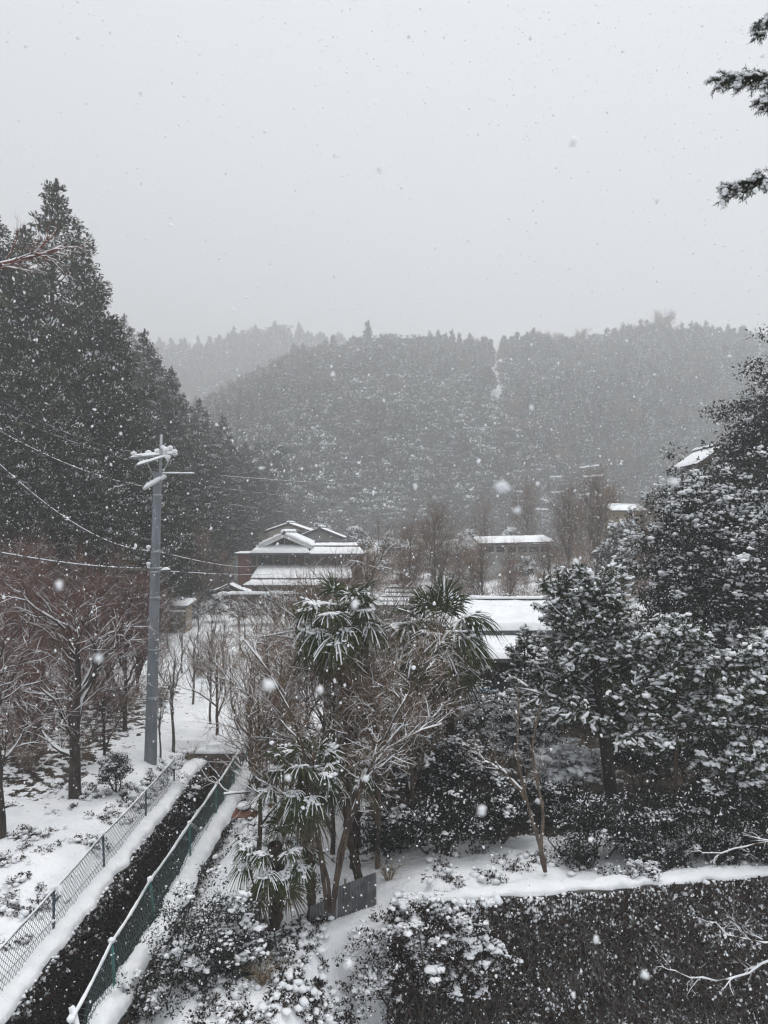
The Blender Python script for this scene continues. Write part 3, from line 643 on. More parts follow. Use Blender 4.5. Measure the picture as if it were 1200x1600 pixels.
# skirt roof under the gable and the long wing
sk = [(X(404, Yh) - .5, Yh - 1.9, Z(863, Yh)), (X(487, Yh), Yh - 1.9, Z(863, Yh)), (X(487, Yh) - .3, Yh - .55, Z(852.5, Yh)), (X(411, Yh) - .4, Yh - .55, Z(852.5, Yh))]
roof_plane('roof', h0, sk, .2, .2, 50)
wg = [(X(484, Yh), Yh - 1.9, Z(864, Yh)), (X(572, Yh), Yh - 1.9, Z(864, Yh)), (X(556, Yh), Yh + 2.5, Z(849.5, Yh + 2.5)), (X(488, Yh), Yh + 2.5, Z(849.5, Yh + 2.5))]
roof_plane('roof', h0, wg, .2, .22, 51)
g = Geo(); g.tubes(np.array([wg[3], wg[2]]) + (0, 0, .15), np.array([.18, .18]), 8, cap=True); g.build('ridge_cap', M['tile'], h0, True)
for k in range(7):                                                      # posts and pale panels under the eaves
    px = 402 + k * 25; box_part('post', 'wood_grey', h0, (X(px, Yh) - .09, Yh - .1, zb), (X(px, Yh) + .09, Yh - .002, Z(866, Yh)))
for k in (0, 1, 3, 4, 5): px = 406 + k * 25; win(h0, X(px, Yh), X(px + 17, Yh), Z(882, Yh), Z(870, Yh), Yh, 2)
# lower lean-to roofs in front
l1 = [(X(402, 67) - .3, 65.4, Z(903, 65.4)), (X(552, 67), 65.4, Z(903, 65.4)), (X(548, Yh), Yh - .15, Z(884, Yh)), (X(404, Yh), Yh - .15, Z(884, Yh))]
roof_plane('roof', h0, l1, .18, .2, 52)
box_part('wall', 'wood_dark', h0, (X(407, 66.4), 66.4, zb - .3), (X(546, 66.4), Yh - .2, Z(903, 66.4) - .1))
l2 = [(X(386, 64) - .3, 63.6, Z(914, 63.6)), (X(520, 64), 63.6, Z(914, 63.6)), (X(516, 66.3), 66.3, Z(907, 66.3)), (X(392, 66.3), 66.3, Z(907, 66.3))]
roof_plane('roof', h0, l2, .15, .2, 53)
box_part('wall', 'wood_dark', h0, (X(394, 64.4), 64.4, zb - .6), (X(512, 64.4), 66.38, Z(914, 64.4) - .12))
# side gable end with rust-red wall
an = empty('storehouse', (X(384, 74), 74, G(X(384, 74), 74) - .4)); tag(an, 'small storehouse with rust-red wall beside the dark farmhouse', 'house')
z = an.location.z; box_part('wall', 'brick_wall', an, (-.55, -1, 0), (.75, 2, Z(866, 73) - z)); box_part('corner_pillar', 'plaster_grey', an, (-.9, -1.1, 0), (-.56, -.6, Z(867, 73) - z))
roof_plane('roof', an, [(-.95, -1.3, Z(864.5, 72.4) - z), (1.0, -1.3, Z(864.5, 72.4) - z), (1.0, 2.2, Z(863, 72.4) - z), (-.95, 2.2, Z(863, 72.4) - z)], .1, .03, 54)
x = X(452, 86); gable_house('cream_house', 'cream plaster gabled house peeking out behind the farmhouse roof', 'house', (x, 88, 5.2), 4.6, 5, Z(831, 86) - 5.2, Z(818.5, 86) - Z(831, 86), .5, 'plaster_cream',
    wins=((-.2, .55, Z(838, 86) - 5.2, Z(829.5, 86) - 5.2, 1), (1.0, 1.8, Z(838, 86) - 5.2, Z(831.5, 86) - 5.2, 2)), seed=60, snow=.10)
x = X(500, 81); gable_house('grey_barn', 'low grey gabled barn between the farmhouse wing and the wood', 'barn', (x, 83, 4.8), 5.0, 5, Z(841, 81) - 4.8, Z(825.5, 81) - Z(841, 81), .25, 'plaster_grey', seed=62, snow=.05, trim='tile')
# roofed gate in front of the farmhouse
gx, gY = X(361, 60), 60.0; gz = G(gx, gY); gt_ = empty('roofed_gate', (gx, gY, gz)); tag(gt_, 'small roofed gate with upswept snowy roof below the farmhouse', 'gate')
for sgn in (-1, 1):
    box_part('post', 'wood_dark', gt_, (sgn * .95 - .09, -.3, 0), (sgn * .95 + .09, -.1, Z(921, 60) - gz)); box_part('door', 'wood_dark', gt_, (min(0, sgn * .85) + .01, -.12, .1), (max(0, sgn * .85) - .01, -.06, Z(923, 60) - gz))
    zt, ze, xe = Z(911, 60) - gz, Z(923.5, 60) - gz, sgn * 1.62; xm, zm = sgn * .8, (zt + ze) / 2 - .08
    for (xa, za), (xb, zb_) in (((0, zt), (xm, zm)), ((xm, zm), (xe, ze))):
        q = [(xa, -.8, za), (xb, -.8, zb_), (xb, .7, zb_), (xa, .7, za)]
        if sgn < 0: q = [q[1], q[0], q[3], q[2]]
        roof_plane('roof', gt_, q, .1, .07, 70, n=10, m=8)
g = Geo(); g.tubes(np.array([(0, -.85, zt + .08), (0, .75, zt + .08)]), np.array([.1, .1]), 7, cap=True); g.build('ridge_cap', M['tile'], gt_, True)
g = Geo(); g.prism([(-1.05, ze - .1), (1.05, ze - .1), (0, zt - .18)], -.3, .2); g.build('gable_wall', M['wood_dark'], gt_)
gw = empty('garden_wall', (0, 0, 0)); tag(gw, 'long dark garden wall with a snowy cap below the farmhouse', 'wall'); g = Geo(); wa, wb = P(335, 935, 58.5), P(470, 935, 61); g.slab([(wa[0], 58.5, Z(929, 58.5)), (wb[0], 58.5, Z(928, 58.5)), (wb[0], 58.9, Z(928, 58.5)), (wa[0], 58.9, Z(929, 58.5))], 1.6); g.build('wall', M['wood_dark'], gw)
gs = Geo(); snow_ridge(gs, [(wa[0], 58.7, Z(929, 58.5)), (wb[0], 58.7, Z(928, 58.5))], .6, .2, np.random.default_rng(9), .3); gs.build('snow_cover', M['snow'], gw, True)
# tool shed beyond the utility pole
sx, sY = X(271, 47), 47.0; sz = G(sx, sY) - .1; sh = empty('tool_shed', (sx, sY, sz)); tag(sh, 'small ochre tool shed with a snowy flat roof behind the utility pole', 'shed')
zt = Z(944, sY) - sz; box_part('wall', 'plaster_ochre', sh, (-.85, -.05, 0), (.85, 1.5, zt - .12)); box_part('door', 'wood_grey', sh, (-.1, -.09, .05), (.55, -.052, zt - .45))
roof_plane('roof', sh, [(-1.05, -.45, zt - .06), (1.05, -.45, zt - .06), (1.05, 1.9, zt + .12), (-1.05, 1.9, zt + .12)], .1, .12, 72)
box_part('awning', 'wood_grey', sh, (-1.0, -.6, zt - .48), (.95, -.06, zt - .42)); gs = Geo(); snow_ridge(gs, [(-.98, -.35, zt - .42), (.93, -.35, zt - .42)], .45, .09, np.random.default_rng(4)); gs.build('snow_cover', M['snow'], sh, True)
for k in (-1, 1): box_part('post', 'wood_grey', sh, (k * .9 - .04, -.55, 0), (k * .9 + .04, -.47, zt - .48))
# the near house behind the palms, two roof tiers
nh = empty('low_house', (0, 0, 0)); tag(nh, 'low dark house with two broad snow-covered roof tiers behind the palms', 'house')
xl, xr = X(648, 27), X(985, 27)
roof_plane('roof', nh, [(xl, 26.9, Z(986, 26.9)), (xr, 26.9, Z(984, 26.9)), (xr, 30, Z(944, 30)), (xl, 30, Z(944, 30))], .16, .2, 80, n=60, m=24)
roof_plane('roof', nh, [(xr, 33, Z(944, 30) - .9), (xl, 33, Z(944, 30) - .9), (xl, 30.02, Z(944, 30)), (xr, 30.02, Z(944, 30))], .16, .2, 81, n=60, m=14)
g = Geo(); g.tubes(np.array([(xl - .1, 30, Z(944, 30) + .14), (xr + .1, 30, Z(944, 30) + .14)]), np.array([.14, .14]), 8, cap=True); rc = g.build('ridge_cap', M['tile'], nh, True)
gs = Geo(); snow_ridge(gs, [(xl, 30, Z(944, 30) + .23), (xr, 30, Z(944, 30) + .23)], .3, .1, np.random.default_rng(5)); gs.build('snow_cover', M['snow'], rc, True)
roof_plane('roof', nh, [(xl - .3, 24.7, Z(1030, 24.7)), (xr + .3, 24.7, Z(1028, 24.7)), (xr, 27.4, Z(995, 27.2)), (xl, 27.4, Z(995, 27.2))], .14, .16, 82, n=60, m=20)
zf = G(2, 25.5) - .2
box_part('wall', 'wood_dark', nh, (xl + .4, 25.6, zf), (xr - .4, 32.4, Z(1024, 25.6) - .12)); box_part('wall', 'wood_dark', nh, (xl + .3, 27.45, Z(1024, 25.6) - .1), (xr - .3, 32.5, Z(985, 27.4) - .22))
for k in range(5): win(nh, xl + 1.2 + k * 1.35, xl + 2.1 + k * 1.35, zf + .9, zf + 1.9, 25.6, 2, 'wood_grey')
for k in range(6): box_part('post', 'wood_grey', nh, (xl + .6 + k * 1.4, 24.95, zf), (xl + .7 + k * 1.4, 25.05, Z(1026, 25) - .05))
# laundry pole with a white cloth under the eaves
lp = empty('laundry_pole', (X(735, 24), 24.0, G(X(735, 24), 24.0))); tag(lp, 'blue laundry pole with a white cloth pegged under the eaves', 'laundry pole'); zz = Z(1078, 24) - lp.location.z
g = Geo(); g.tubes(np.array([(-.75, 0, zz), (.75, .1, zz - .03)]), np.array([.03, .03]), 8, cap=True); g.build('pole', M['blue_plastic'], lp, True)
for k in (-.7, .7): g = Geo(); g.tubes(np.array([(k, .05, 0), (k, .05, zz - .02)]), np.array([.025, .025]), 6); g.build('stand', M['steel'], lp, True)
g = Geo(); n = 14; u = np.linspace(0, 6.283, n, endpoint=False)
g.add(np.concatenate([np.stack([np.cos(u) * .05 - .1, np.sin(u) * .04, np.full(n, zz - .03)], 1), np.stack([np.cos(u) * (.2 + .04 * np.sin(u * 4)) - .1, np.sin(u) * .14, np.full(n, zz - .62)], 1)]), [(i, (i + 1) % n, n + (i + 1) % n, n + i) for i in range(n)]); g.build('cloth', M['white'], lp, True)
# long hall in the mid valley, cottage, roof above the hedge
x0 = X(748, 80); x1 = X(866, 80); lz = G((x0 + x1) / 2, 82); lh = empty('long_hall', (0, 0, 0)); tag(lh, 'long low hall in mid valley with a thin snow-white roof', 'hall')
box_part('wall', 'plaster_grey', lh, (x0 + .3, 80.4, lz - 1), (x1 - .3, 85, Z(851, 80.4)))
roof_plane('roof', lh, [(x0, 79.6, Z(849, 79.6)), (x1, 79.6, Z(846, 79.6)), (x1, 85.5, Z(841, 79.6) + .25), (x0, 85.5, Z(844, 79.6) + .25)], .12, .16, 90, n=50, m=10)
for k in range(6): win(lh, x0 + .8 + k * 1.2, x0 + 1.6 + k * 1.2, Z(862, 80.4), Z(855, 80.4), 80.4, 2)
x = X(985, 66); gable_house('cottage', 'small pale cottage with a snowy roof beside the tall clipped hedge', 'house', (x, 68, G(x, 68) - .5), 2.6, 3, Z(799, 66) - G(x, 68) + .5, Z(791.5, 66) - Z(799, 66), .3, 'plaster_ochre', ridge_x=True, seed=92, snow=.12,
    wins=((-.9, -.3, 2.2, 3.0, 1),))
x = X(1118, 40); gable_house('hillside_house', 'small house roof edge with snow showing above the tall hedge', 'house', (x + .5, 42, G(x, 42) - .5), 2.0, 3, Z(726, 40) - G(x, 42) + .5, .95, .35, 'plaster_grey', seed=94, snow=.1)

# ------------------------------------------------------------------ utility poles and cables
pY = 23.0; pb = P(235, 1186, pY); pz = G(pb[0], pY) - .1; ptop = P(246.5, 737, pY); ext = P(252, 679, pY)
up_ = empty('utility_pole', (pb[0], pY, pz)); tag(up_, 'tall grey concrete utility pole with snowy crossarms by the water channel', 'utility pole')
L0 = np.array([pb[0], pY, pz]); tl = ptop - L0; lean = tl / tl[2]
def on(z): return lean * (z - pz)                                      # axis of the pole at world height z
g = Geo(); g.tubes(np.stack([on(pz + t * tl[2]) for t in np.linspace(0, 1, 12)]), np.linspace(.19, .12, 12), 20, cap=True); g.build('shaft', M['pole'], up_, True)
g = Geo(); g.tubes(np.stack([on(ptop[2] - .5) + (.10, -.05, 0), ext - L0]), np.array([.05, .045]), 10, cap=True); g.build('top_pipe', M['steel'], up_, True)
def bar(name, a, b, r, mat, parent, sides=8, snow=0, sw=2.6):
    a, b = np.asarray(a, float), np.asarray(b, float); g = Geo(); g.tubes(np.stack([a, b]), np.array([r, r]), sides, cap=True); o = g.build(name, M[mat], parent, True)
    if snow:
        gs = Geo(); snow_ridge(gs, [a + (0, 0, r * .5), b + (0, 0, r * .5)], r * sw, snow, np.random.default_rng(int(abs(a[0] * 97 + b[2] * 31)) % 999), .06); gs.build('snow_cover', M['snow'], o, True)
    return o
def rel(px, py, Y): return P(px, py, Y) - L0
rng = np.random.default_rng(77)
for dy in (-.14, .14):
    bar('crossarm', rel(206, 716, pY - .5) + (0, dy, 0), rel(276, 710, pY + .5) + (0, dy, 0), .04, 'steel', up_, 4, .07, 3.2)
bar('crossarm', rel(214, 727, pY - .9), rel(262, 712, pY + .2), .035, 'steel', up_, 4, .06, 3.2)
bar('brace', rel(226, 716, pY - .3), on(ptop[2] - .35), .02, 'steel', up_, 6)
bar('brace', rel(268, 712, pY + .3), on(ptop[2] - .35), .02, 'steel', up_, 6)
for k, (px, py) in enumerate(((209, 712), (219, 717), (232, 710), (246, 708), (254, 703), (259, 706), (266, 704), (273, 709), (262, 718), (226, 722))):
    c = rel(px, py, pY + rng.uniform(-.3, .3)); g = Geo(); zs = np.array([-.09, -.05, -.045, -.01, -.005, .03, .06]); rr = np.array([.02, .02, .055, .05, .025, .06, .03])
    g.tubes(np.stack([np.zeros(7) + c[0], np.zeros(7) + c[1], zs + c[2]], 1), rr, 10, cap=True); ins = g.build('insulator', M['porcelain'], up_, True)
    gs = Geo(); gs.blobs(rng, np.array([c + (0, 0, .075)]), np.array([.085]), .8, .08, 2); gs.build('snow_cover', M['snow'], ins, True)
bar('bracket_arm', rel(224, 764, pY - .45), rel(259, 744, pY + .1), .055, 'porcelain', up_, 8, .07, 2.2)
bar('side_rod', rel(250, 740, pY), rel(305, 740, pY + .4), .018, 'steel', up_, 6, .035, 3)
for k, py in enumerate((752, 774, 862, 888, 894, 934, 1015, 1090)):
    g = Geo(); z_ = P(240, py, pY)[2]; c = on(z_); r = .12 + .07 * (ptop[2] - z_) / tl[2] + .012; g.tubes(np.stack([c - (0, 0, .04), c + (0, 0, .04)]), np.array([r, r]), 20, cap=True); g.build('band', M['steel'], up_, True)
for k in range(14):
    z_ = pz + 1.9 + k * .42; c = on(z_); s = 1 if k % 2 else -1; bar('step_bolt', c + (s * .13, -.02, 0), c + (s * .29, -.03, 0), .009, 'steel', up_, 5)
for px, py in ((232, 858), (232, 884)):
    c = rel(px, py, pY - .15); g = Geo(); g.tubes(np.stack([c + (0, 0, -.05), c + (0, 0, .05)]), np.array([.04, .05]), 8, cap=True); ins = g.build('cable_clamp', M['porcelain'], up_, True)
    gs = Geo(); gs.blobs(rng, np.array([c + (0, 0, .07)]), np.array([.07]), .8, .08, 1); gs.build('snow_cover', M['snow'], ins, True)
g = Geo(); c0, c1 = rel(251, 893, pY - .2), rel(266, 892, pY - .2); g.tubes(np.stack([c0, c1]), np.array([.06, .06]), 8, cap=True); jb = g.build('junction_sleeve', M['cable'], up_, True)
gs = Geo(); snow_ridge(gs, [c0 + (0, 0, .04), c1 + (0, 0, .04)], .15, .09, rng, .05); gs.build('snow_cover', M['snow'], jb, True)
def cable(label, a, b, sag, r=.012, snow=.6, group='overhead cables', lump=0):
    a, b = np.asarray(a, float), np.asarray(b, float); t = np.linspace(0, 1, 60); p = a * (1 - t)[:, None] + b * t[:, None]; p[:, 2] -= sag * 4 * t * (1 - t)
    o = empty('overhead_cable', tuple(a)); tag(o, label, 'cable', group); p = p - a; g = Geo(); g.tubes(p, np.full(60, r), 6); g.build('wire', M['cable'], o, True)
    rg = np.random.default_rng(int(abs(a[2] * 100 + b[0] * 10)) % 9999); tt = np.linspace(0, 1, 600); q = np.stack([np.interp(tt, t, p[:, k]) for k in range(3)], 1)
    rad = r * .7 * (fbm(tt * 60 + a[2], tt * 0 + 3, 3) > -.05 + .25 * (1 - snow)) * snow * 1.2 + r * .3
    gs = Geo(); gs.tubes(q + np.array([0, 0, 1.]) * (r * .7), rad, 6)
    if lump:
        k = rg.integers(10, 590, lump); gs.blobs(rg, q[k] + np.array([0, 0, r]), r * rg.uniform(1.6, 3, lump), .9, .15, 1)
    gs.build('snow_cover', M['snow'], o, True, 'stuff')
Lf = 15.0
cable('thin cable rising steeply past the dark cedars to the crossarm tip', P(-60, 590, Lf), P(208, 706, pY - .5), .25, .008, .5)
cable('thin cable running just below the steepest one to the crossarm', P(-60, 608, Lf), P(222, 712, pY - .5), .3, .008, .5)
cable('cable from the slanting bracket arm up past the cedars', P(-60, 640, Lf), P(224, 760, pY - .45), .25, .011, .9, lump=4)
cable('thick sagging snow-covered cable meeting the pole at mid height', P(-60, 668, 14), P(234, 861, pY - .18), .55, .017, 1.0, lump=5)
cable('nearly level snowy cable meeting the pole below the thick one', P(-60, 852, 14), P(234, 888, pY - .18), .12, .013, 1.0, lump=3)
cable('thin slanting stay wire dropping from the bracket arm into the brush', P(222, 768, pY - .45), P(112, 945, 26), .05, .006, .3)
cable('upper service cable from the pole to the farmhouse', P(247, 862, pY), P(405, 884, 66), .25, .013, 1.0)
cable('lower service cable from the pole toward the farmhouse lean-to', P(266, 893, pY - .15), P(430, 897, 65), .08, .013, .9)
cable('long thin cable from the side rod across the hazy hill', P(305, 740, pY + .4), P(870, 747, 104), .9, .009, .8, lump=2)
cable('second thin cable fanning out below the side rod', P(262, 752, pY), P(866, 800, 104), .7, .008, .6)
cable('faint thin cable low across the hill behind the pole', P(256, 772, pY), P(842, 835, 96), .6, .008, .5)
def far_pole(px, py, Y, label, arms):
    t = P(px, py, Y); z = G(t[0], Y); o = empty('distant_utility_pole', (t[0], Y, z)); tag(o, label, 'utility pole', 'utility poles across the valley'); h = t[2] - z
    g = Geo(); g.tubes(np.array([(0, 0, 0), (0, 0, h)]), np.array([.18, .09]), 10, cap=True); g.build('shaft', M['pole'], o, True)
    for py2, w, sl, dx in arms:
        zz = P(px, py2, Y)[2] - z; bar('crossarm', (-w + dx, 0, zz - sl), (w + dx, 0, zz + sl), .06, 'steel', o, 4, .16, 3.6)
        for u in np.linspace(-.9, .9, 4):
            g = Geo(); g.blobs(rng, np.array([(u * w + dx, 0, zz + u * sl + .16)]), np.array([.13]), 1.1, .1, 0); g.build('insulator', M['porcelain'], o, True)
far_pole(922, 703, 90, 'tallest distant utility pole with three snowy crossarms', ((730, 1.2, .15, -.1), (745, 1.25, .1, .3), (773, 1.1, .2, -.3), (775, .5, 0, .9)))
far_pole(868, 735, 104, 'distant pole with two crossarms next to the tallest one', ((746, .8, .02, 0), (770, .9, .08, .2)))
far_pole(845, 775, 96, 'shorter distant pole standing in front of the brown bare trees', ((797, .8, 0, .1), (783, .5, -.2, .5)))
far_pole(812, 764, 112, 'faint distant pole, smallest and farthest up the valley', ((769, .6, 0, 0),))
tag(gw, kind='thing')

# ------------------------------------------------------------------ water channel: walls, ivy, fences
def ivy_on(geo, rng, n, pos, normal, leaf, snow, clump=2.2):
    """leaves hanging on a wall; pos (n,3), pointing down and standing off the wall"""
    nn = nrm(normal + .75 * rng.normal(size=(n, 3)) + np.array([0, 0, .25])); tip = nrm(np.array([0, 0, -1.]) + .8 * rng.normal(size=(n, 3)))
    sz = leaf * rng.uniform(.55, 1.4, n); geo.leaves(pos + normal * rng.uniform(.01, .16, n)[:, None], tip, nn, sz, sz * .7, snow, rng.random(n))
chw = empty('channel_wall', (CH_L, 0, 0)); tag(chw, 'ivy-covered concrete wall of the channel under the blue-grey fence', 'wall', 'channel walls', 'thing')
rng = np.random.default_rng(101)
g = Geo(); g.box((-.34, 5, -.6), (0, CH_END, CH_TOP)); g.build('concrete_wall', M['concrete'], chw)
g = Geo(); n = 21000; y = rng.uniform(8, 24, n); z = CH_TOP - .02 - 2.4 * rng.random(n) ** 1.1
pos = np.stack([np.full(n, .02) + .45 * np.maximum(0, fbm(y * .9, z * 1.1, 3)), y, z], 1); pat = fbm(y * 2.3 + 5, z * 2.3, 3)
ivy_on(g, rng, n, pos, np.array([1., 0, 0]), .075, (rng.random(n) < .03 + .08 * (z > CH_TOP - .25)) * rng.uniform(.9, 1, n)); g.build('ivy', M['ivy'], chw)
gs = Geo(); snow_ridge(gs, [(-.2, y, CH_TOP + .0) for y in np.linspace(8, 24.3, 30)], .6, .17, rng, .09, 11, .4)
k = 700; yy = rng.uniform(9, 24, k); gs.blobs(rng, np.stack([rng.uniform(-.02, .12, k), yy, CH_TOP + .02 - rng.random(k) ** 2 * .5], 1), rng.uniform(.018, .05, k), .7, .25, 0); gs.build('snow_cover', M['snow'], chw, True, 'stuff')
cw2 = empty('channel_wall', (CH_R, 0, 0)); tag(cw2, 'snow-capped concrete wall of the channel under the teal fence', 'wall', 'channel walls', 'thing')
g = Geo(); g.box((0, 5, -.6), (.3, CH_END, CH_TOP)); g.build('concrete_wall', M['concrete'], cw2)
gs = Geo(); snow_ridge(gs, [(.17 + .05 * math.sin(y), y, CH_TOP) for y in np.linspace(8, 24.3, 30)], .46, .2, rng, .09, 11, .55); gs.build('snow_cover', M['snow'], cw2, True, 'stuff')
g = Geo(); n = 7000; y = rng.uniform(8, 24, n); z = CH_TOP - .05 - 1.6 * rng.random(n); ivy_on(g, rng, n, np.stack([np.full(n, .31), y, z], 1), np.array([1., 0, 0]), .07, (rng.random(n) < .12) * .8); g.build('ivy', M['ivy'], cw2)
bm_ = empty('crossing_beam', (CH_L, CH_END + .15, CH_TOP + .1)); tag(bm_, 'snow-topped weathered beam laid across the far end of the channel', 'beam', kind='thing')
g = Geo(); g.box((-.6, -.14, -.12), (1.9, .14, .14)); g.build('plank', M['wood_grey'], bm_); g = Geo(); g.box((.005, -.32, -2.6), (1.475, -.2, -.13)); g.build('end_wall', M['wood_dark'], bm_)
gs = Geo(); snow_ridge(gs, [(-.6, 0, .14), (1.9, 0, .14)], .34, .13, rng, .07); gs.build('snow_cover', M['snow'], bm_, True)
bar_rng = np.random.default_rng(8)
def chain_fence(name, label, x, ys_, hs, leans, post_mat, wire_mat, top_snow, h=.85, sections=None, gap_snow=1.0):
    root = empty(name, (x, ys_[0], CH_TOP)); tag(root, label, 'fence', 'mesh fences along the channel'); tops = []
    for y, hh, (lx, ly) in zip(ys_, hs, leans):
        z0 = 0.0; b = np.array([0, y - ys_[0], z0 - .1]); t = np.array([lx, y - ys_[0] + ly, z0 + hh]); tops.append(t)
        g = Geo(); g.tubes(np.stack([b, t]), np.array([.024, .024]), 8, cap=True); p = g.build('post', M[post_mat], root, True)
        gs = Geo(); gs.blobs(bar_rng, np.array([t + (0, 0, .02)]), np.array([.05]), .9, .12, 1); gs.build('snow_cover', M['snow'], p, True)
    tops = np.array(tops)
    for a, b in zip(tops[:-1], tops[1:]):
        g = Geo(); t = np.linspace(0, 1, 8)[:, None]; pp = a * (1 - t) + b * t - np.array([0, 0, .02]) - np.array([0, 0, 1.]) * (.035 * top_snow * 4 * t * (1 - t)); g.tubes(pp, np.full(8, .018), 8, cap=True); r = g.build('rail', M[post_mat], root, True)
        if top_snow:
            gs = Geo(); snow_ridge(gs, pp + np.array([0, 0, .012]), .055 * top_snow, .05 * top_snow, bar_rng, .06, 7, .7); gs.build('snow_cover', M['snow'], r, True)
    # chain-link diamonds between the rails
    L = ys_[-1] - ys_[0]; pitch = .11; n = int((L + h) / pitch); seg = []
    def sheet(s, v):                                                    # s along, v 0..1 up
        k = np.clip(np.searchsorted(np.array(ys_) - ys_[0], s) - 1, 0, len(ys_) - 2); y0 = np.array(ys_)[k] - ys_[0]; y1 = np.array(ys_)[k + 1] - ys_[0]; w = ((s - y0) / (y1 - y0))[..., None]
        top = tops[k] * (1 - w) + tops[k + 1] * w; bot = np.stack([np.zeros_like(s), s, np.full_like(s, .03)], -1)
        return bot * (1 - v[..., None]) + top * v[..., None]
    g = Geo(); K = 9
    for sgn in (1, -1):
        s0 = np.arange(-int(h / pitch) - 1, int(L / pitch) + int(h / pitch) + 1) * pitch; v = np.linspace(0.02, .98, K); s = s0[:, None] + sgn * v[None] * h * .9
        ok = (s >= 0).all(1) & (s <= L).all(1); s = s[ok]; g.tubes(sheet(s, np.broadcast_to(v, s.shape)), np.full(s.shape, .0048), 3)
    g.build('wire_mesh', M[wire_mat], root, kind='stuff')
    for v in (.35, .02):
        g = Geo(); s = np.linspace(0, L, 60); g.tubes(sheet(s, np.full(60, v)), np.full(60, .006), 5); g.build('tension_wire', M[wire_mat], root, True)
    return root
fy = [9.2, 10.6, 11.35, 13.9, 16.4, 19.2, 21.8]
chain_fence('mesh_fence', 'blue-grey mesh fence along the ivy-covered side of the channel', CH_L - .22, fy, [.86] * 7, [(bar_rng.normal() * .02, 0) for _ in fy], 'navy', 'wire', .55)
fy = [10.6, 12.2, 14.3, 16.9, 19.4, 21.7, 23.6]
chain_fence('mesh_fence', 'teal mesh fence with sagging snowy rail beside the shrub', CH_R + .06, fy, [.62, .78, .82, .9, .92, .92, .95], [(-.05, 0), (-.1, .1), (-.12, .05), (-.04, 0), (.0, 0), (0, 0), (.02, 0)], 'teal', 'wire_green', .85)
dp = empty('leaning_post', (CH_R + .22, 10.55, CH_TOP)); tag(dp, 'broken teal post leaning over, thickly capped with snow', 'post', kind='thing')
bar('post', (-.32, .32, .62), (.12, -.2, .06), .03, 'teal', dp, 8, .1, 3.0)

# ------------------------------------------------------------------ garden retaining wall
rw = empty('retaining_wall', (0, 0, 0)); tag(rw, 'high garden retaining wall hung with dark creeper under a snowy coping', 'wall', kind='thing'); rng = np.random.default_rng(111)
x0, x1 = WALL_X0, WALL_X1; a, b = wall_y(x0), wall_y(x1)
g = Geo(); g.slab([(x0, a, WALL_TOP - .06), (x1, b, WALL_TOP - .06), (x1, b + .34, WALL_TOP - .06), (x0, a + .34, WALL_TOP - .06)], 4.5); g.build('stone_wall', M['concrete'], rw)
gs = Geo(); snow_ridge(gs, [(x, wall_y(x) + .17, WALL_TOP - .07) for x in np.linspace(x0, x1, 30)], .38, .11, rng, .07, 11, .8)
nW = nrm(np.array([.16, -1, 0.]))
n = 47000; x = rng.uniform(x0 - .1, x1 - 2, n); z = WALL_TOP - .04 - 3.9 * rng.random(n); bulge = .62 * np.maximum(0, fbm(x * .95, z * 1.25, 3) + .03) + .03
pos = np.stack([x, wall_y(x) - bulge, z], 1); g = Geo(); pat = sm(.0, .10, bulge - .62 * np.maximum(0, fbm(x * .95, (z + .16) * 1.25, 3) + .03)) ; topb = np.exp(-(WALL_TOP - z) / .5) * (1 - .6 * sm(2.5, 6, x))
ivy_on(g, rng, n, pos, nW, .06, (rng.random(n) < .026 + .22 * pat + .18 * topb) * rng.uniform(.9, 1, n)); g.build('creeper', M['ivy'], rw)
g = Geo(); k = 620; xx = rng.uniform(x0, x1 - 2, k); zz = WALL_TOP - rng.random(k) * 3.2; ln = rng.uniform(.3, 1.1, k); dr = rng.normal(size=k) * .5
t = np.linspace(0, 1, 6); st = np.stack([xx[:, None] + dr[:, None] * t * ln[:, None] + .03 * rng.normal(size=(k, 6)), wall_y(xx)[:, None] - .16 - .16 * rng.random((k, 6)), zz[:, None] - ln[:, None] * t * .8], -1)
g.tubes(st, np.full((k, 6), .006), 4); g.build('creeper_stems', M['bark_grey'], rw, kind='stuff')
k = 1500; xx = rng.uniform(x0, x1 - 2.5, k); dz = rng.random(k) ** 1.7 * 3.3; keep = rng.random(k) < .25 + .75 * np.exp(-dz / .7) * (1 - .75 * sm(1.5, 4.5, xx)) + .35 * (fbm(xx * 2, dz * 2 + 7, 2) > .1)
xx, dz = xx[keep], dz[keep]; m = len(xx)
gs.blobs(rng, np.stack([xx, wall_y(xx) - rng.uniform(.06, .12, m) - .62 * np.maximum(0, fbm(xx * .95, (WALL_TOP - .04 - dz) * 1.25, 3) + .03), WALL_TOP - .04 - dz], 1), rng.lognormal(math.log(.02), .5, m).clip(.008, .06) * (1 + .9 * np.exp(-dz / .5) * (1 - sm(1.5, 4.5, xx))), .7, .3, 0)
gs.build('snow_cover', M['snow'], rw, True, 'stuff')
cp = empty('tin_panel', (X(540, 13.7), 13.7, G(X(540, 13.7), 13.7) - .08)); tag(cp, 'grey corrugated tin panel standing among the palm trunks', 'panel', kind='thing')
for k, (xa, xb, hz_) in enumerate(((-.62, -.15, .52), (-.14, .56, .66))):
    g = Geo(); m = 46; u = np.linspace(xa, xb, m); yy = .018 * np.sin(u * 6.283 / .055) + .04 * k + u * .35; g.add(np.concatenate([np.stack([u, yy, np.zeros(m)], 1), np.stack([u, yy, np.full(m, hz_) + u * .22], 1)]), [(i, i + 1, m + i + 1, m + i) for i in range(m - 1)]); g.build('sheet', M['tin'], cp, True)
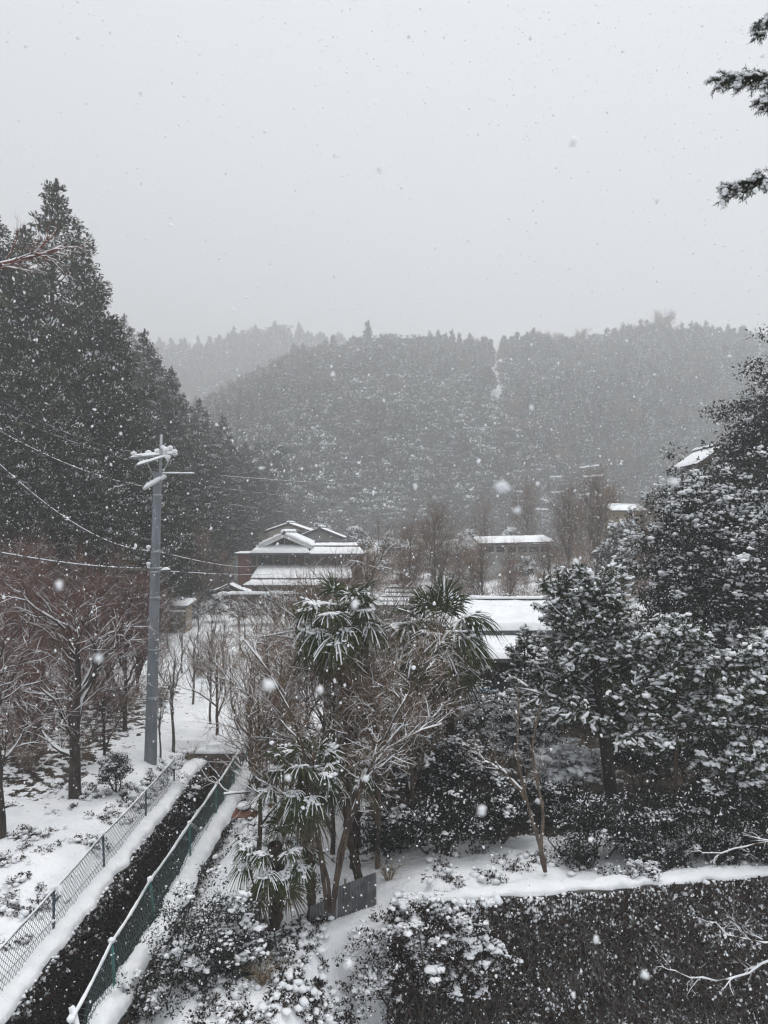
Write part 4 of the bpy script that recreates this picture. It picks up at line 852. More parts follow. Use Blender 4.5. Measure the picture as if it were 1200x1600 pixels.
for k in (-.6, .0, .55): g = Geo(); g.tubes(np.array([(k, k * .35 + .06, -.1), (k, k * .35 + .06, .74)]), np.array([.022, .02]), 6, cap=True); g.build('stake', M['wood_grey'], cp, True)
rb = empty('rusty_sheet', (X(393, 18.5), 18.5, G(X(393, 18.5), 18.5))); tag(rb, 'rust-red metal sheet lying in the snow beside the steps', 'sheet', kind='thing'); g = Geo(); g.slab([(-.45, -.1, .1), (.5, -.2, .16), (.55, .3, .3), (-.4, .4, .24)], .02); g.build('plate', M['rust'], rb)
gs = Geo(); gs.blobs(rng, np.array([(-.2, .25, .26), (.1, .2, .26), (.3, .15, .25)]), np.array([.16, .14, .12]), .4, .2, 1); gs.build('snow_cover', M['snow'], rb, True, 'stuff')
# rough stone steps by the teal fence
stp = empty('garden_steps', (CH_R + .85, 20.6, 1.75)); tag(stp, 'rough snow-covered stone steps beside the teal fence', 'steps', kind='thing')
for k in range(7):
    g = Geo(); o = rng.uniform(-.08, .08); g.box((-.42 + o, k * .42, -.2 + k * .16), (.48 + o, k * .42 + .5, k * .16)); s_ = g.build('step', M['concrete'], stp)
    gs = Geo(); q = [(-.44 + o, k * .42 - .03, k * .16), (.5 + o, k * .42 - .03, k * .16), (.5 + o, k * .42 + .42, k * .16), (-.44 + o, k * .42 + .42, k * .16)]; snow_slab(gs, q, .09, rng, 12, 8); gs.build('snow_cover', M['snow'], s_, True)

# ------------------------------------------------------------------ windmill palms
def frond_mesh(seed, pitch, droop, dead=False, snow=1.0):
    """fan leaf: stalk, folded blades radiating from its end; second mesh: the snow on it"""
    rng = np.random.default_rng(seed); g, gs = Geo(), Geo(); c, s = math.cos(pitch), math.sin(pitch); PL = .62
    t = np.linspace(0, 1, 6); st = np.stack([PL * c * t, 0 * t, PL * s * t - .10 * t ** 2], 1); g.tubes(st, np.linspace(.013, .008, 6), 5, 0, .5)
    hub = st[-1]; fw = nrm(np.array([c, 0, s - .25])); sd = np.array([0, 1., 0]); upv = np.cross(fw, sd); nb = 30
    ang = np.linspace(-1.95, 1.95, nb) + rng.normal(size=nb) * .05; K = 6; u = np.linspace(0, 1, K)
    for k, a in enumerate(ang):
        ln = .58 * (1 - .12 * abs(a) / 1.95) * rng.uniform(.85, 1.1); brk = rng.random() < .12; ln = ln * (rng.uniform(.35, .7) if brk else 1); d = nrm(fw * math.cos(a) + sd * math.sin(a) - upv * (-.10) * abs(math.sin(a)))
        p = hub + d * (ln * u)[:, None]; p[:, 2] -= droop * ln * (u ** 2.4) * rng.uniform(.7, 1.3) + (.06 * rng.normal() * u); p += sd * 0
        w = .020 * np.array([.35, .8, 1.0, .9, .55, .06]); T = nrm(np.gradient(p, axis=0)); S = nrm(np.cross(T, upv + .0)); Nn = np.cross(S, T)
        V = np.concatenate([p + S * w[:, None] + Nn * (w * .5)[:, None], p, p - S * w[:, None] + Nn * (w * .5)[:, None]]); i = np.arange(K - 1)
        F = np.concatenate([np.stack([i, i + 1, K + i + 1, K + i], 1), np.stack([K + i, K + i + 1, 2 * K + i + 1, 2 * K + i], 1)]); g.add(V, F, 0, rng.random() * .8 + .1)
        if rng.random() < .86 * snow:                                    # snow lodged along the fold
            e = rng.integers(2, 6); zup = np.array([0, 0, .012]); ww = w[:e] * rng.uniform(.7, 1.15); q = p[:e] + zup
            V = np.concatenate([q + S[:e] * ww[:, None] - zup * .6, q + zup * rng.uniform(.4, 1.5), q - S[:e] * ww[:, None] - zup * .6]); i = np.arange(e - 1)
            gs.add(V, np.concatenate([np.stack([i, i + 1, e + i + 1, e + i], 1), np.stack([e + i, e + i + 1, 2 * e + i + 1, 2 * e + i], 1)]), 1)
    if snow > .5:
        m = 16; gs.blobs(rng, hub + fw * rng.uniform(-.06, .30, m)[:, None] + sd * (rng.normal(size=m) * .12)[:, None] + np.array([0, 0, .008]), rng.uniform(.018, .055, m), .4, .3, 1)
    return g.mesh('frond', M['palm_dead' if dead else 'palm']), gs.mesh('snow_cover', M['snow'], True)
FR = {'erect': [frond_mesh(1, 1.15, .25, snow=.2), frond_mesh(2, .95, .3, snow=.3)], 'mid': [frond_mesh(3, .5, .55, snow=.9), frond_mesh(4, .35, .8, snow=.7), frond_mesh(14, .42, .65, snow=1.0)],
      'low': [frond_mesh(5, .02, .9, snow=.6), frond_mesh(6, -.25, 1.0, snow=.75), frond_mesh(16, -.1, 1.15, snow=.9)], 'hang': [frond_mesh(7, -.8, .7, snow=.3), frond_mesh(8, -1.15, .5, dead=True, snow=.05), frond_mesh(18, -1.0, .6, dead=True, snow=.15)]}
def palm(label, px, Y, py_top, seed, counts, sc=1.0, r=.085, lean=0.0, skirt=True, base_px=None):
    """windmill palm; its crown stands at px,py_top, its foot at base_px"""
    rng = np.random.default_rng(seed); top = P(px, py_top, Y); bx = P(px if base_px is None else base_px, 1000, Y)[0]; z = G(bx, Y) - .1
    o = empty('fan_palm', (bx, Y, z)); tag(o, label, 'palm tree', 'windmill palms in the garden'); e = np.array([top[0] - bx, lean, top[2] - z]); t = np.linspace(0, 1, 40)[:, None]
    p = e * t + np.array([.12, 0, 0]) * np.sin(t * 3.1) * (seed % 3 - 1); g = Geo(); rr = r * (1 + .22 * np.sin(np.arange(40) * 2.1) * .4 + .12 * rng.normal(size=40)) * np.interp(t[:, 0], [0, .08, .6, 1], [1.3, 1.0, 1.1, 1.35]); g.tubes(p, rr, 10)
    nf = int(230 * e[2] / 4); tt = rng.uniform(.25, 1, nf); aa = rng.random(nf) * 6.283; od = np.stack([np.cos(aa), np.sin(aa), np.zeros(nf)], 1); q = np.stack([np.interp(tt, t[:, 0], p[:, k]) for k in range(3)], 1) + od * r
    g.leaves(q + od * .02, nrm(od * .5 + np.array([0, 0, 1.])), od, rng.uniform(.12, .26, nf), .035, 0, 0); g.build('trunk', M['palm_bark'], o, True)
    for key, n in counts:
        a0 = rng.random() * 6.28
        for k in range(n):
            me, sm_ = FR[key][rng.integers(len(FR[key]))]; f = link('frond', me, o); a = a0 + k * 6.283 / n + rng.normal() * .25
            f.location = tuple(e + np.array([math.cos(a), math.sin(a), 0]) * .06 + np.array([0, 0, {'erect': .05, 'mid': -.02, 'low': -.14, 'hang': -.28}[key] - .12 * rng.random()]))
            f.rotation_euler = (rng.normal() * .16, rng.normal() * .16, a); s = .80 * sc * rng.uniform(.8, 1.15); f.scale = (s,) * 3; link('snow_cover', sm_, f, 'stuff')
    return o
palm('tallest fan palm, its crown beside the snowy bare branches', 533, 15.4, 952, 1, (('erect', 4), ('mid', 10), ('low', 12), ('hang', 12)), 1.12, base_px=556)
palm('broad fan palm in front of the snow-covered house roof', 684, 18.2, 985, 2, (('erect', 7), ('mid', 15), ('low', 16), ('hang', 12)), 1.55, .11, base_px=705)
palm('fan palm of middle height behind the tallest palm trunk', 572, 16.3, 1085, 3, (('erect', 4), ('mid', 7), ('low', 10), ('hang', 8)), 1.05, base_px=560)
palm('short fan palm beside the corrugated tin panel', 474, 13.6, 1198, 4, (('erect', 4), ('mid', 7), ('low', 9), ('hang', 7)), .95, base_px=490)
palm('smallest fan palm, drooping low next to the channel shrub', 428, 13.2, 1318, 5, (('erect', 2), ('mid', 6), ('low', 9), ('hang', 6)), .85, .1, base_px=426)
palm('thin fan palm with a sparse crown, lowest fronds over the tin panel', 540, 14.6, 1175, 6, (('mid', 5), ('low', 6), ('hang', 5)), .8, .075, base_px=566)

# ------------------------------------------------------------------ snow-laden firs
def fir_tree(label, px, Y, py_top, seed, r_low, n1=64, low=.22, snow=.05, base_px=None, leaders=(), rtrunk=.13, bark='bark', lobes=1.0, cover=.7, droop=-.05):
    rng = np.random.default_rng(seed); top = P(px, py_top, Y); bx = P(px if base_px is None else base_px, 1000, Y)[0]; z = G(bx, Y) - .1; H = top[2] - z
    o = empty('fir_tree', (bx, Y, z)); tag(o, label, 'tree', 'snow-laden firs in the garden'); gt, gn, gs = Geo(), Geo(), Geo()
    tp = trunk_line(rng, H, (top[0] - bx, 0), .02, 12)[None]; tr = np.linspace(rtrunk, .02, 12)[None]; gt.tubes(tp, tr, 9)
    axes = [(tp, tr, n1, low, .98, r_low)]
    for lx, ly, lh, t in leaders:
        s = tp[0, int(t * 11)]; q = (s + np.linspace(0, 1, 8)[:, None] ** np.array([.7, .7, 1]) * np.array([lx, ly, lh]))[None]; qr = np.linspace(.04, .012, 8)[None]; gt.tubes(q, qr, 6); axes.append((q, qr, 14, .2, .98, r_low * .42))
    A, AR = [], []
    for q, qr, n, t0, t1, rl in axes:
        a, ar, _ = grow(rng, q, qr, n, t0, t1, rl, 1.35, droop, .07, 7, .016, .3, shrink=.72); a[:, :, 2] += .10 * (np.linspace(0, 1, 7) ** 2)[None] * rl; A.append(a); AR.append(ar)
        tpn = q[0, -1] + np.linspace(0, 1, 7)[:, None] * np.array([0, 0, .28]); A.append(tpn[None]); AR.append(np.linspace(.012, .005, 7)[None])
    a, ar = np.concatenate(A), np.concatenate(AR); gt.tubes(a, ar, 5); branch_snow(gs, rng, a, ar, snow * .5, cover * .5)
    b, br, ib = grow(rng, a, ar, 11, .12, 1.0, np.linalg.norm(a[:, -1] - a[:, 0], axis=1) * .42, .85, -.02, .06, 4, .012, .4, shrink=.5)
    b[:, :, 2] = b[:, :1, 2] + (b[:, :, 2] - b[:, :1, 2]) * .55; gt.tubes(b, br, 3)
    c, cr_, ic = grow(rng, b, br, 5, .2, 1.0, .17, .75, .02, .05, 3, .02, .6, shrink=.2); c[:, :, 2] = c[:, :1, 2] + (c[:, :, 2] - c[:, :1, 2]) * .7
    sh = np.concatenate([c[:, [0, 2]], b[:, [1, 3]]]); m = len(sh); st = 7
    w = np.linspace(.05, 1.05, st)[None, :, None]; q = sh[:, :1] * (1 - w) + sh[:, 1:] * w; T = nrm(sh[:, 1] - sh[:, 0]); T = np.repeat(T, st * 3, 0); q = np.repeat(q.reshape(-1, 3), 3, 0)
    od = rv(rng, len(q)); od = nrm(od - (od * T).sum(1, keepdims=True) * T); dr = nrm(T * .75 + od); L = rng.uniform(.05, .085, len(q))
    gn.leaves(q + dr * (L * .45)[:, None], dr, rv(rng, len(q)), L, .017, (rng.random(len(q)) < .04) * .9, rng.random(len(q)))
    ctr = np.array([0, 0, H * .5]); ex = np.clip((np.linalg.norm((sh[:, 1] - ctr) * np.array([1, 1, .5]), axis=1) / r_low), 0, 1.2); keep = rng.random(m) < cover * (.25 + .75 * ex) * (.55 + .45 * (fbm(sh[:, 1, 0] * 2.2, sh[:, 1, 2] * 2.2, 2) > -.03))
    s3 = np.stack([sh[keep, 0], sh[keep].mean(1), sh[keep, 1]], 1); R3 = snow * np.array([.4, .75, .5])[None] * rng.uniform(.5, 1.25, (keep.sum(), 1)); gs.tubes(s3 + np.array([0, 0, .022]), R3, 6, flat=.75)
    e = sh[keep, 1]; j = rng.random(len(e)) < .5; gs.blobs(rng, e[j] + rng.normal(size=(j.sum(), 3)) * .015 + np.array([0, 0, .02]), snow * rng.lognormal(-.3, .4, j.sum()).clip(.3, 1.5), .6, .3, 0)
    gt.build('trunk', M[bark], o, True); gn.build('crown', M['fir'], o); gs.build('snow_cover', M['snow'], o, True, 'stuff'); return o
fir_tree('broad snow-laden fir with several leader shoots beside the house roof', 905, 18.0, 905, 31, 2.75, 100, .34, .055, base_px=958, leaders=((-.72, .1, 1.15, .72), (-.2, .3, .8, .85), (.35, -.1, .75, .85), (.75, 0, .5, .7)), rtrunk=.17)
fir_tree('snow-laden fir with a slim tan trunk in front of the tall hedge', 1062, 16.4, 985, 32, 1.7, 62, .5, .06, base_px=1049, rtrunk=.065, bark='bark_tan')
fir_tree('heavily loaded fir at the picture edge, boughs bent by snow', 1185, 15.5, 1005, 33, 1.7, 66, .35, .065, rtrunk=.1, droop=-.12)
fir_tree('small loose fir sapling between the broad fir and the low house', 818, 20.0, 1000, 34, 1.1, 40, .2, .05, rtrunk=.05)

# ------------------------------------------------------------------ evergreen hedge, tall edge tree, garden shrubs
def shrub_px(name, label, group, px, Y, py_top, w_px, seed, depth=1.0, base=None, **kw):
    x = P(px, 1000, Y)[0]; z = G(x, Y) - .05 if base is None else base; h = P(px, py_top, Y)[2] - z; r = w_px * Y / FPX / 2
    return shrub(name, label, group, (x, Y, z), seed, (r, r * depth, h), **kw)
HG = 'tall evergreens beside the garden'
shrub_px('evergreen_hedge_tree', 'tall clipped dark evergreen speckled with snow, beside the cottage', HG, 1112, 23.5, 738, 205, 201, boxy=True, clumps=760, cr=.42, dens=330, leaf=.12, snow=.17, blob=.55, blobsize=.3, hollow=.5, stems=8, stemr=.06, cat='tree')
shrub_px('evergreen_hedge_tree', 'tall dark evergreen at the picture edge behind the loaded fir', HG, 1205, 21.5, 810, 190, 202, boxy=True, clumps=380, cr=.46, dens=240, leaf=.13, snow=.17, blob=.6, blobsize=.3, hollow=.5, stems=8, stemr=.06, cat='tree')
shrub_px('tall_evergreen_tree', 'towering broadleaf evergreen at the picture edge with a ragged top', HG, 1236, 29, 560, 255, 203, clumps=560, cr=.6, dens=190, leaf=.16, snow=.18, blob=.25, blobsize=.2, hollow=.55, stems=9, stemr=.1, cat='tree')
shrub_px('tall_evergreen_tree', 'ragged topmost evergreen crown above the towering tree at the edge', HG, 1222, 31, 452, 110, 204, clumps=150, cr=.5, dens=150, leaf=.16, snow=.22, blob=.2, blobsize=.2, hollow=.2, stems=5, stemr=.1, cat='tree')
US = 'evergreen shrubs under the garden trees'
for k, (px, Y, py, w, lab, kw) in enumerate((
    (745, 20.5, 1052, 150, 'frosted twiggy shrub thick with snow lumps under the low roof eaves', dict(mat='broad_grey', snow=.6, blob=1, blobsize=.4, clumps=150, cr=.2, leaf=.05, dens=1100)),
    (818, 19.2, 1085, 120, 'snow-lumped grey shrub just below the small fir sapling', dict(mat='broad_grey', snow=.5, blob=.9, blobsize=.4, clumps=110, cr=.2, leaf=.05, dens=1100)),
    (890, 18.6, 1165, 130, 'rounded shrub buried in big snow clumps behind the slim tan tree', dict(mat='broad', snow=.5, blob=1, blobsize=.62, clumps=120, cr=.22, leaf=.05, dens=900)),
    (640, 17.0, 1140, 140, 'dark loose shrub right behind the middle palm trunks', dict(snow=.14, blob=.2)),
    (715, 17.4, 1150, 150, 'dark evergreen shrub below the broad fan palm', dict(snow=.18, blob=.3, blobsize=.3)),
    (775, 15.9, 1225, 120, 'black-green shrub in deep shade left of the slim tan tree', dict(snow=.12, blob=.12)),
    (690, 15.3, 1245, 140, 'low dark shrub at the rim of the snowy garden strip', dict(snow=.2, blob=.2, blobsize=.3)),
    (612, 15.6, 1270, 70, 'thin twiggy evergreen beside the palm trunks', dict(mat='broad_grey', snow=.15, blob=.1)),
    (930, 15.2, 1240, 150, 'grey-green bushy shrub directly behind the retaining wall coping', dict(mat='broad_grey', snow=.22, blob=.15, blobsize=.25)),
    (1000, 15.1, 1250, 130, 'dull olive shrub behind the coping, below the slim trunk fir', dict(mat='broad_grey', snow=.2, blob=.15, blobsize=.25)),
    (1085, 15.3, 1215, 160, 'dark shrub mass behind the coping near the picture edge', dict(snow=.16, blob=.12)),
    (1170, 15.4, 1190, 170, 'dark shrub filling the corner above the coping at the picture edge', dict(snow=.17, blob=.12)),
    (1000, 19.0, 1130, 130, 'shaded shrub between the two dark fir trunks', dict(snow=.2, blob=.2)),
    (1100, 18.6, 1095, 150, 'deep dark shrub behind the slim tan trunk', dict(snow=.14, blob=.12)),
    (1185, 18.2, 1080, 150, 'dark shrub under the heavily loaded fir', dict(snow=.14, blob=.12)),
    (1035, 14.75, 1318, 90, 'knee-high dark shrub hard against the coping, below the dull olive shrub', dict(mat='broad_grey', snow=.2, blob=.15, clumps=60, cr=.16)),
    (1110, 14.9, 1305, 110, 'knee-high leafy shrub hard against the coping toward the picture edge', dict(snow=.2, blob=.15, clumps=70, cr=.16)),
    (1185, 15.0, 1300, 90, 'knee-high shrub hard against the coping in the corner of the picture', dict(snow=.2, blob=.15, clumps=60, cr=.16)),
    (900, 14.9, 1315, 70, 'knee-high shrub beside the foot of the slim tan tree', dict(snow=.2, blob=.2, clumps=50, cr=.15)),
    (850, 17.2, 1225, 110, 'small shaded shrub between the slim tan tree stems', dict(snow=.2, blob=.12)))):
    d = dict(clumps=120, cr=.24, dens=1000, leaf=.065, stems=8, hollow=.35); d.update(kw); shrub_px('garden_shrub', lab, US, px, Y, py, w, 300 + k, .7, **d)
shrub_px('channel_shrub', 'bushy evergreen shrub slumped over the teal fence, loaded with snow', None, 318, 12.3, 1385, 190, 330, .8, base=1.75, mat='broad_grey', clumps=230, cr=.2, dens=1500, leaf=.055, snow=.22, blob=.32, blobsize=.38, stems=10, hollow=.3, lod=1)
shrub_px('bank_shrub', 'dark leafy shrub at the foot of the smallest palm', None, 405, 12.7, 1440, 120, 331, .7, base=2.3, mat='broad_grey', clumps=80, cr=.17, dens=1200, leaf=.06, snow=.3, blob=.35, blobsize=.4, stems=8, hollow=.3, lod=1)
shrub_px('wall_shrub', 'tangled brown shrub spilling over the wall end, heaped with snow', None, 655, 12.75, 1405, 230, 332, .4, base=1.3, mat='ivy', clumps=240, cr=.17, dens=1400, leaf=.055, snow=.3, blob=.5, blobsize=.42, stems=14, hollow=.3, lod=1)
shrub_px('wall_shrub', 'second snow-heaped tangle against the wall, nearer the creeper', None, 735, 12.9, 1425, 130, 333, .4, base=1.5, mat='ivy', clumps=130, cr=.15, dens=1500, leaf=.055, snow=.3, blob=.45, blobsize=.5, stems=10, hollow=.3, lod=1)
shrub_px('coping_shrub', 'small snowy shrub poking over the wall coping', None, 1000, 14.2, 1345, 70, 334, .6, mat='ivy', clumps=40, cr=.10, dens=2500, leaf=.045, snow=.4, blob=.9, blobsize=.5, stems=8, hollow=.2)
shrub_px('round_conifer_bush', 'small dense round bush standing alone on the snow beside the pole', None, 181, 20.3, 1172, 44, 335, 1.0, mat='broad_grey', clumps=130, cr=.13, dens=2600, leaf=.05, snow=.3, blob=.25, blobsize=.35, stems=4, hollow=.3)
shrub_px('bank_shrub', 'snowy leafy shrub on the bank between pole and channel', None, 278, 21.6, 1190, 80, 336, .8, mat='broad', clumps=90, cr=.16, dens=1400, leaf=.06, snow=.4, blob=.8, blobsize=.5, stems=6, hollow=.3)
shrub_px('bank_shrub', 'leafy evergreen shrub beside the log beam behind the teal fence end', None, 452, 21.5, 1150, 100, 337, .8, mat='broad_grey', clumps=110, cr=.24, dens=900, leaf=.07, snow=.4, blob=.8, blobsize=.4, stems=6, hollow=.3)
shrub_px('bank_shrub', 'dark evergreen thicket under the pale bare tree', None, 470, 18.6, 1130, 120, 338, .8, mat='broad_grey', clumps=130, cr=.22, dens=900, leaf=.07, snow=.35, blob=.6, blobsize=.35, stems=6, hollow=.3)

# ------------------------------------------------------------------ bare trees
def foot(px, Y): x = float(P(px, 1000, Y)[0]); return (x, Y, G(x, Y) - .08)
bare_tree('bare_plum_tree', 'dark bare tree with a forked snowy trunk on the snow field', None, foot(120, 20), 401, 5.2, limbs=9, spread=.95, up=.22, lv=(8, 7, 5), r0=.15, bark='bark', twig='twig_red', snow=.035, t0=.22, L1=.62, wig=.18)
bare_tree('bare_plum_tree', 'thick dark bare trunk cut off by the picture edge', None, foot(2, 17.4), 402, 5.0, limbs=9, spread=1.0, up=.2, lv=(8, 7, 4), r0=.15, bark='bark', twig='twig_red', snow=.035, t0=.25, L1=.6, wig=.18)
TH = 'red-brown bare thicket below the cedars'
th = [bare_tree('thicket_tree', 'dense red-brown bare thicket tree nearest the utility pole', TH, foot(196, 26), 403, 4.6, limbs=12, spread=.9, up=.3, lv=(8, 8, 6), r0=.07, bark='bark', twig='twig_red', snow=.018, t0=.1, L1=.6, cover=.35, twigsnow=.4),
      bare_tree('thicket_tree', 'dense red-brown bare thicket tree behind the forked dark tree', TH, foot(110, 25), 404, 4.8, limbs=12, spread=.9, up=.3, lv=(8, 8, 6), r0=.07, bark='bark', twig='twig_red', snow=.018, t0=.1, L1=.6, cover=.35, twigsnow=.4)]
for k, (px, Y, s, lab) in enumerate(((30, 25, 1.05, 'red-brown thicket tree behind the trunk at the picture edge'), (-25, 23, 1.0, 'red-brown thicket tree cut by the picture edge'), (70, 28.5, 1.15, 'second-row thicket tree under the nearest cedars, toward the edge'),
        (150, 29, 1.12, 'second-row thicket tree between forked tree and pole'), (215, 31, .95, 'small thicket tree just behind the utility pole'), (10, 30.5, 1.15, 'farthest thicket tree under the cedars at the edge'), (60, 22, .7, 'low thicket tree between the two dark trunks'), (165, 23, .62, 'low thicket tree beside the round bush'))):
    place_copy(th[k % 2], foot(px, Y), k * 1.3, s, lab)
ORC = 'bare orchard saplings on the snow'
sap = bare_tree('orchard_sapling', 'thin bare sapling rising right beside the utility pole', ORC, foot(272, 24.5), 405, 3.9, limbs=8, spread=.6, up=.35, lv=(5, 4), r0=.05, bark='bark_grey', twig='twig_brown', snow=.018, t0=.25, L1=.5, wig=.12)
for k, (px, Y, s, lab) in enumerate(((252, 23.6, .6, 'short dark sapling leaning against the pole foot'), (330, 27, .85, 'bare sapling in the open snow behind the beam'), (302, 30, .9, 'bare sapling in the middle of the snowy orchard'), (350, 33, .9, 'orchard sapling nearest the pale bare tree'),
        (285, 35, .85, 'orchard sapling in front of the tool shed'), (330, 38, .85, 'orchard sapling below the roofed gate'), (375, 41, .85, 'orchard sapling below the garden wall'), (310, 43, .8, 'farthest orchard sapling beside the tool shed'), (400, 36, .9, 'orchard sapling half hidden by the pale bare branches'), (262, 40, .8, 'orchard sapling at the shed corner'), (430, 44, .9, 'orchard sapling under the farmhouse lean-to'))):
    place_copy(sap, foot(px, Y), k * 2.1, s, lab)
bare_tree('bare_spreading_tree', 'pale bare tree stretching long snow-lined limbs toward the channel', None, foot(500, 18.6), 406, 5.6, limbs=12, spread=1.25, up=.10, lv=(7, 6, 5), r0=.13, bark='bark_grey', twig='twig_brown', snow=.05, t0=.25, L1=.66, wig=.15, cover=.85, lean=(.3, 0))
bare_tree('bare_spreading_tree', 'bare tree reaching above the tallest palm crown', None, foot(585, 19.5), 407, 6.3, limbs=10, spread=1.0, up=.2, lv=(7, 6, 4), r0=.12, bark='bark_grey', twig='twig_brown', snow=.04, t0=.4, L1=.5, wig=.15, lean=(-.3, 0))
bare_tree('bare_spreading_tree', 'twiggy bare tree between the pale tree and the orchard', None, foot(395, 23), 408, 4.6, limbs=10, spread=1.0, up=.2, lv=(7, 6, 4), r0=.08, bark='bark_grey', twig='twig_brown', snow=.035, t0=.2, L1=.6, wig=.15)
for k, (px, Y, h_, lab) in enumerate(((445, 16.8, 4.4, 'fine-twigged bare tree just uphill of the short palm'), (425, 22, 3.6, 'fine-twigged bare tree beyond the stone steps'), (640, 16.2, 4.6, 'fine-twigged bare tree between the tallest and the broad palm'), (520, 16.0, 5.0, 'fine-twigged bare tree tangled into the tallest palm'), (600, 22.5, 4.2, 'bare tree against the low house wall'), (405, 16.0, 4.3, 'fine-twigged bare tree leaning over the steps in front of the orchard'), (590, 15.2, 4.4, 'fine-twigged bare tree in front of the middle palm'), (480, 19.5, 5.2, 'tall fine-twigged bare tree just behind the pale spreading tree'), (655, 19.8, 4.8, 'fine-twigged bare tree half behind the broad palm'), (340, 25.5, 3.4, 'fine-twigged bare tree at the far end of the channel'))):
    bare_tree('fine_bare_tree', lab, 'fine-twigged bare trees around the palms', foot(px, Y), 420 + k, h_, limbs=11, spread=.85, up=.22, lv=(7, 6, 5), r0=.05, bark='bark_brown', twig='twig_brown', snow=.022, t0=.2, L1=.55, wig=.16, cover=.6)
def forks(Y, base, lines, seed):
    rng = np.random.default_rng(seed); out = []; b = np.array(base)
    for ln in lines:
        p = np.array([P(px, py, Y + dy) for px, py, dy in ln]) - b; d = np.linspace(0, len(p) - 1, 14); q = np.stack([np.interp(d, np.arange(len(p)), p[:, k]) for k in range(3)], 1); q[1:-1] = (q[:-2] + 2 * q[1:-1] + q[2:]) / 4; out.append(q + .012 * rng.normal(size=q.shape))
    return np.array(out)
b = foot(515, 13.3)
bare_tree('forked_bare_tree', 'brown forked bare tree growing up through the tin panel gap', None, b, 409, 4.0, forks=forks(13.3, b, [[(515, 1425, 0), (516, 1390, 0), (500, 1320, 0), (478, 1255, .1), (430, 1235, .2), (350, 1240, .2)], [(518, 1425, 0), (528, 1340, 0), (545, 1270, 0), (565, 1220, .1), (610, 1160, .2), (690, 1130, .3)],
    [(520, 1420, 0), (540, 1300, 0), (570, 1220, 0), (600, 1150, 0), (640, 1080, .2), (672, 1030, .3)], [(512, 1420, 0), (500, 1330, 0), (485, 1230, 0), (470, 1150, 0), (430, 1060, .2), (380, 1000, .3)]], 1), limbs=9, spread=.6, up=.2, lv=(5, 5, 4), r0=.05, bark='bark_brown', twig='twig_brown', snow=.02, t0=.35, L1=.3, wig=.12)
b = foot(852, 14.5)
bare_tree('slim_bare_tree', 'slim tan bare tree with two stems on the snowy garden strip', None, b, 410, 3.2, forks=forks(14.5, b, [[(852, 1362, 0), (846, 1325, 0), (826, 1265, 0), (812, 1205, 0), (806, 1150, 0), (812, 1095, .1)], [(852, 1360, 0), (846, 1322, 0), (850, 1270, 0), (838, 1215, 0), (830, 1170, 0), (845, 1100, .2)], [(822, 1250, 0), (806, 1225, 0), (785, 1205, 0), (770, 1195, 0), (758, 1190, .1)]], 2),
    limbs=5, spread=.5, up=.3, lv=(4, 4), r0=.05, bark='bark_tan', twig='twig_brown', snow=.02, t0=.4, L1=.25, wig=.1)
# trees that stand just outside the picture and reach into it
b = foot(-190, 9.0)
bare_tree('edge_bare_tree', 'bare snowy branch reaching in against the tall cedars', None, b, 411, 7.0, forks=forks(9.0, b, [[(-190, 1400, 0), (-185, 900, 0), (-150, 500, 0), (-60, 425, 0), (20, 411, 0), (100, 386, 0)], [(-190, 1400, 0), (-180, 700, 0), (-120, 480, 0), (-50, 450, 0), (-10, 415, 0), (50, 404, .2)]], 3), limbs=8, spread=.5, up=.0, lv=(3, 3), r0=.04, bark='twig_red', twig='twig_red', snow=.012, t0=.78, L1=.1, wig=.1, cover=.5)
b = foot(1330, 7.2)
bare_tree('edge_bare_tree', 'snow-lined bare branch reaching in across the creeper wall', None, b, 412, 3.0, forks=forks(7.2, b, [[(1330, 1700, 0), (1320, 1500, 0), (1240, 1480, 0), (1170, 1520, 0), (1110, 1535, 0), (1055, 1520, 0)], [(1330, 1700, 0), (1310, 1480, 0), (1250, 1470, 0), (1200, 1475, 0), (1160, 1468, 0), (1122, 1450, 0)], [(1330, 1700, 0), (1300, 1350, 0), (1240, 1310, .5), (1190, 1318, .6), (1140, 1330, .7), (1095, 1335, .8)]], 4),
    limbs=4, spread=.6, up=.02, lv=(3, 3), r0=.014, bark='bark_brown', twig='twig_red', snow=.02, t0=.5, L1=.13, wig=.14, twigsnow=.1, cover=.85)
b = np.array(foot(1390, 6.0)); rng = np.random.default_rng(413); o = empty('edge_fir_tree', tuple(b)); tag(o, 'needled fir boughs with snow poking in high at the picture edge', 'tree'); gt, gn, gs = Geo(), Geo(), Geo()
tp = np.array([(0, 0, z) for z in np.linspace(0, 13, 12)], float)[None]; gt.tubes(tp, np.linspace(.16, .05, 12)[None], 9)
